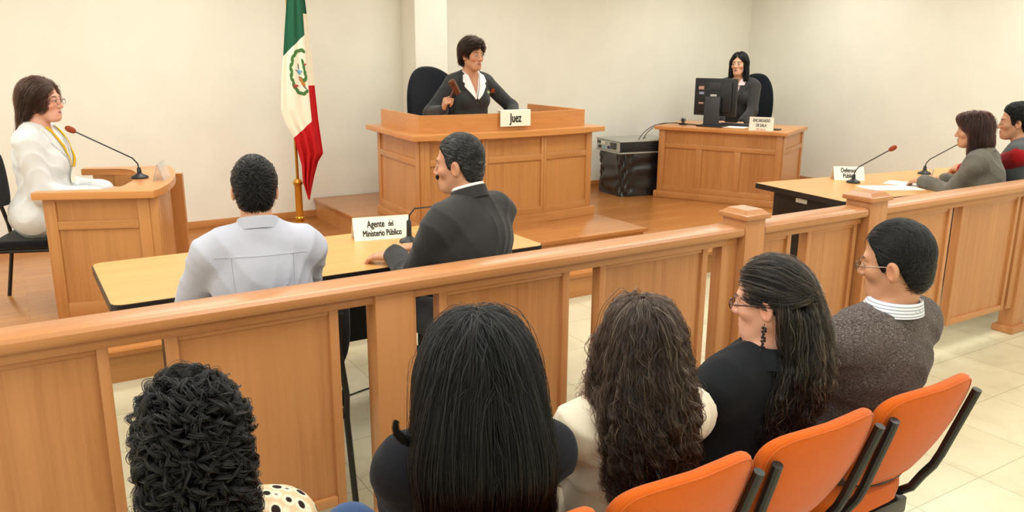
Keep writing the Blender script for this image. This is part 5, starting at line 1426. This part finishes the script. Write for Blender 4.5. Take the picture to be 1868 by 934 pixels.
def cable(label, pts, r=.004, name='cable'):
    cu = bpy.data.curves.new(name + '_path', 'CURVE'); cu.dimensions = '3D'; sp = cu.splines.new('NURBS'); sp.points.add(len(pts) - 1)
    for p, q in zip(sp.points, pts): p.co = (*q, 1)
    sp.order_u = 4; sp.use_endpoint_u = True; cu.resolution_u = 6; cu.bevel_depth = r; cu.bevel_resolution = 2
    tmp = bpy.data.objects.new(name + '_path', cu); COL.objects.link(tmp); dg = bpy.context.evaluated_depsgraph_get(); dg.update()
    me = bpy.data.meshes.new_from_object(tmp.evaluated_get(dg)); bpy.data.objects.remove(tmp); bpy.data.curves.remove(cu)
    me.materials.clear(); me.materials.append(MATS['cable_black']); me.name = name
    for p in me.polygons: p.use_smooth = True
    return tag(link(bpy.data.objects.new(name, me)), label, 'cable')
dz = FZ + .775
q0, q1 = deskpt(-.06, .06), deskpt(.10, .16)
cable('black cable looping from the desk corner down onto the recorder', [(*deskpt(.40, .20), dz), (*deskpt(.20, .26), dz), (*deskpt(.02, .12), dz + .03), (q0[0] - .10, q0[1] + .02, dz - .02), (q0[0] - .22, q0[1] + .06, dz - .15), (q0[0] - .22, q0[1] + .10, dz - .27), (6.05, 6.93, FZ + .61)])
cable('second black cable hanging beside the left end of the clerk desk', [(*deskpt(.38, .24), dz), (*deskpt(.16, .30), dz), (*deskpt(0, .2), dz + .03), (q0[0] - .07, q0[1] + .1, dz - .06), (q0[0] - .09, q0[1] + .14, dz - .2), (6.10, 6.96, FZ + .61)])
cable('thin black cable lying on the tiles under the left table', [(1.02, 3.55, .004), (1.12, 3.60, .004), (1.2, 3.68, .004), (1.34, 3.70, .004), (1.55, 3.78, .004), (1.9, 3.72, .004)], .0035)

# ------------------------------------------------------------------ the national flag on its pole
FX, FY = 2.05, 6.73
t = thing('national_flag', 'draped green, white and red national flag with eagle emblem on a gilded pole', 'flag', (FX, FY, FZ))
b = B(); b.lathe([(.14, 0), (.14, .02), (.06, .05), (.03, .08), (.03, .10)], 28, T=Matrix.Translation((.015, 0, 0))); b.build('base', 'gold', t)
TP = Matrix.Translation((.015, 0, 0))
b = B(); b.lathe([(.03, .06), (.030, .43), (.036, .44), (.038, .455), (.032, .468), (.018, .48)], 24, T=TP); b.build('socket', 'brass_wood', t)
for z in (.14, .445):
    b = B(); b.lathe([(.032, z - .018), (.042, z - .008), (.042, z + .008), (.032, z + .018)], 24, T=TP); b.build('collar_ring', 'gold', t)
b = B(); b.lathe([(.0125, .46), (.0125, 2.30)], 16, T=TP); b.build('pole', 'gold', t)
b = B(); b.lathe([(.014, 2.29), (.03, 2.31), (.02, 2.35), (.028, 2.39), (.001, 2.50)], 16, T=TP); b.build('finial', 'gold', t)
FA = math.radians(72.7)
FD = Vector((math.sin(FA), -math.cos(FA), 0)); FB_ = Vector((math.cos(FA), math.sin(FA), 0))   # along the cloth, and away from the court
ZK = [.311, .462, .602, .832, .946, 1.058, 1.323, 1.497, 1.668, 1.922, 2.2]
def left_edge(z): return np.interp(z, ZK, [.094, .058, .056, .004, -.056, -.084, -.064, -.04, -.021, .011, .03])
def right_edge(z): return np.interp(z, [.311, .506, .621, .69, .965, 1.256, 1.366, 1.671, 1.926, 2.2], [.106, .155, .192, .236, .21, .194, .187, .172, .155, .06])
AF = .80
def cloth_pt(a, z):
    l, r = float(left_edge(z)), float(right_edge(z)); x = l + (r - l) * a
    low = max(0.0, min(1.0, (1.0 - z) / .3))
    if a < AF: d = -.045 - .022 * math.sin(a / AF * math.pi) - .010 * math.sin(a * 17 + z * 1.2) - low * .016 * math.sin(a * 24 - z * 3)
    else: d = -.045 + .05 * min(1, (a - AF) / .05) - .012 * math.sin((a - AF) * 30)
    return FD * x + FB_ * float(d) + Vector((0, 0, float(z))), x
bb = B(); NA, NZ, K1, K2 = 100, 200, 70, 130; V = []
def column(a):
    g, r = 1.6, 1.0
    for _ in range(12):
        xg, xr = cloth_pt(a, g)[1], cloth_pt(a, r)[1]
        g = 1.488 + (xg + .04) * .956 if a < AF else 1.82
        r = .832 + (xr - .007) * .893 if a < AF else 1.252
    return [2.2 + (g - 2.2) * i / K1 if i <= K1 else (g + (r - g) * (i - K1) / (K2 - K1) if i <= K2 else r + (.312 - r) * (i - K2) / (NZ - K2)) for i in range(NZ + 1)]
cols = [[bb.bm.verts.new(cloth_pt(j / NA, z)[0]) for z in column(j / NA)] for j in range(NA + 1)]
for i in range(NZ):
    for j in range(NA):
        f = bb.bm.faces.new((cols[j][i], cols[j][i + 1], cols[j + 1][i + 1], cols[j + 1][i])); f.material_index = 0 if i < K1 else (1 if i < K2 else 2)
cl = bb.build('flag_cloth', ['flag_green', 'flag_white', 'flag_red'], t, auto=0)
md = cl.modifiers.new('thickness', 'SOLIDIFY'); md.thickness = .003; md.offset = 1
def on_flag(x, z, off=.004):
    l, r = float(left_edge(z)), float(right_edge(z)); a = (x - l) / (r - l); p, _ = cloth_pt(min(max(a, 0), AF - .001), z); return p - FB_ * off
def flag_blob(bd, cx, cz, rx, rz_, rot, mat=0):
    n = 10; c_, s_2 = math.cos(rot), math.sin(rot); ring = []
    for k in range(n):
        aa = 2 * math.pi * k / n; u, v = rx * math.cos(aa), rz_ * math.sin(aa); ring.append((cx + u * c_ - v * s_2, cz + u * s_2 + v * c_))
    top_ = [bd.bm.verts.new(on_flag(x, z, .006)) for x, z in ring]; lo = [bd.bm.verts.new(on_flag(x, z, -.002)) for x, z in ring]; mid = bd.bm.verts.new(on_flag(cx, cz, .007))
    for k in range(n):
        f = bd.bm.faces.new((top_[k], top_[(k + 1) % n], mid)); f.material_index = mat
        f = bd.bm.faces.new((lo[k], lo[(k + 1) % n], top_[(k + 1) % n], top_[k])); f.material_index = mat
ex, ez = .096, 1.362
bw = B()
for k in range(18):
    a = math.radians(78 + 232 * k / 17); x = ex + .082 * math.cos(a)
    if x < .137: flag_blob(bw, x, ez + .172 * math.sin(a), .013, .026, math.atan2(.172 * math.cos(a), -.082 * math.sin(a)) - math.pi / 2 + (.35 if k % 2 else -.35))
bw.build('wreath', ['leaf_green'], cl)
bw = B()
for (x, z, rx, rz_, ro) in ((.108, 1.44, .010, .03, .2), (.115, 1.40, .011, .03, .15), (.122, 1.355, .012, .03, .1), (.125, 1.31, .012, .03, -.3), (.11, 1.298, .02, .014, .2)): flag_blob(bw, x, z, rx, rz_, ro)
bw.build('cactus', 'leaf_green', cl)
bw = B()
for (x, z, rx, rz_, ro, m) in ((.094, 1.295, .016, .035, .6, 0), (.104, 1.268, .014, .024, .5, 0), (.076, 1.362, .013, .022, .2, 1), (.09, 1.366, .013, .008, .2, 1), (.066, 1.365, .004, .026, .8, 2), (.072, 1.405, .004, .026, .1, 2), (.115, 1.24, .005, .025, .8, 2), (.085, 1.318, .018, .006, -.5, 2)): flag_blob(bw, x, z, rx, rz_, ro, m)
bw.build('eagle', ['eagle_brown', 'water_blue', 'eagle_dark'], cl)
bw = B()
for (x, z) in ((.034, 1.262), (.045, 1.245), (.030, 1.245), (.055, 1.255), (.126, 1.42)): flag_blob(bw, x, z, .007, .012, x * 20)
bw.build('ribbon', 'ribbon_red', cl)
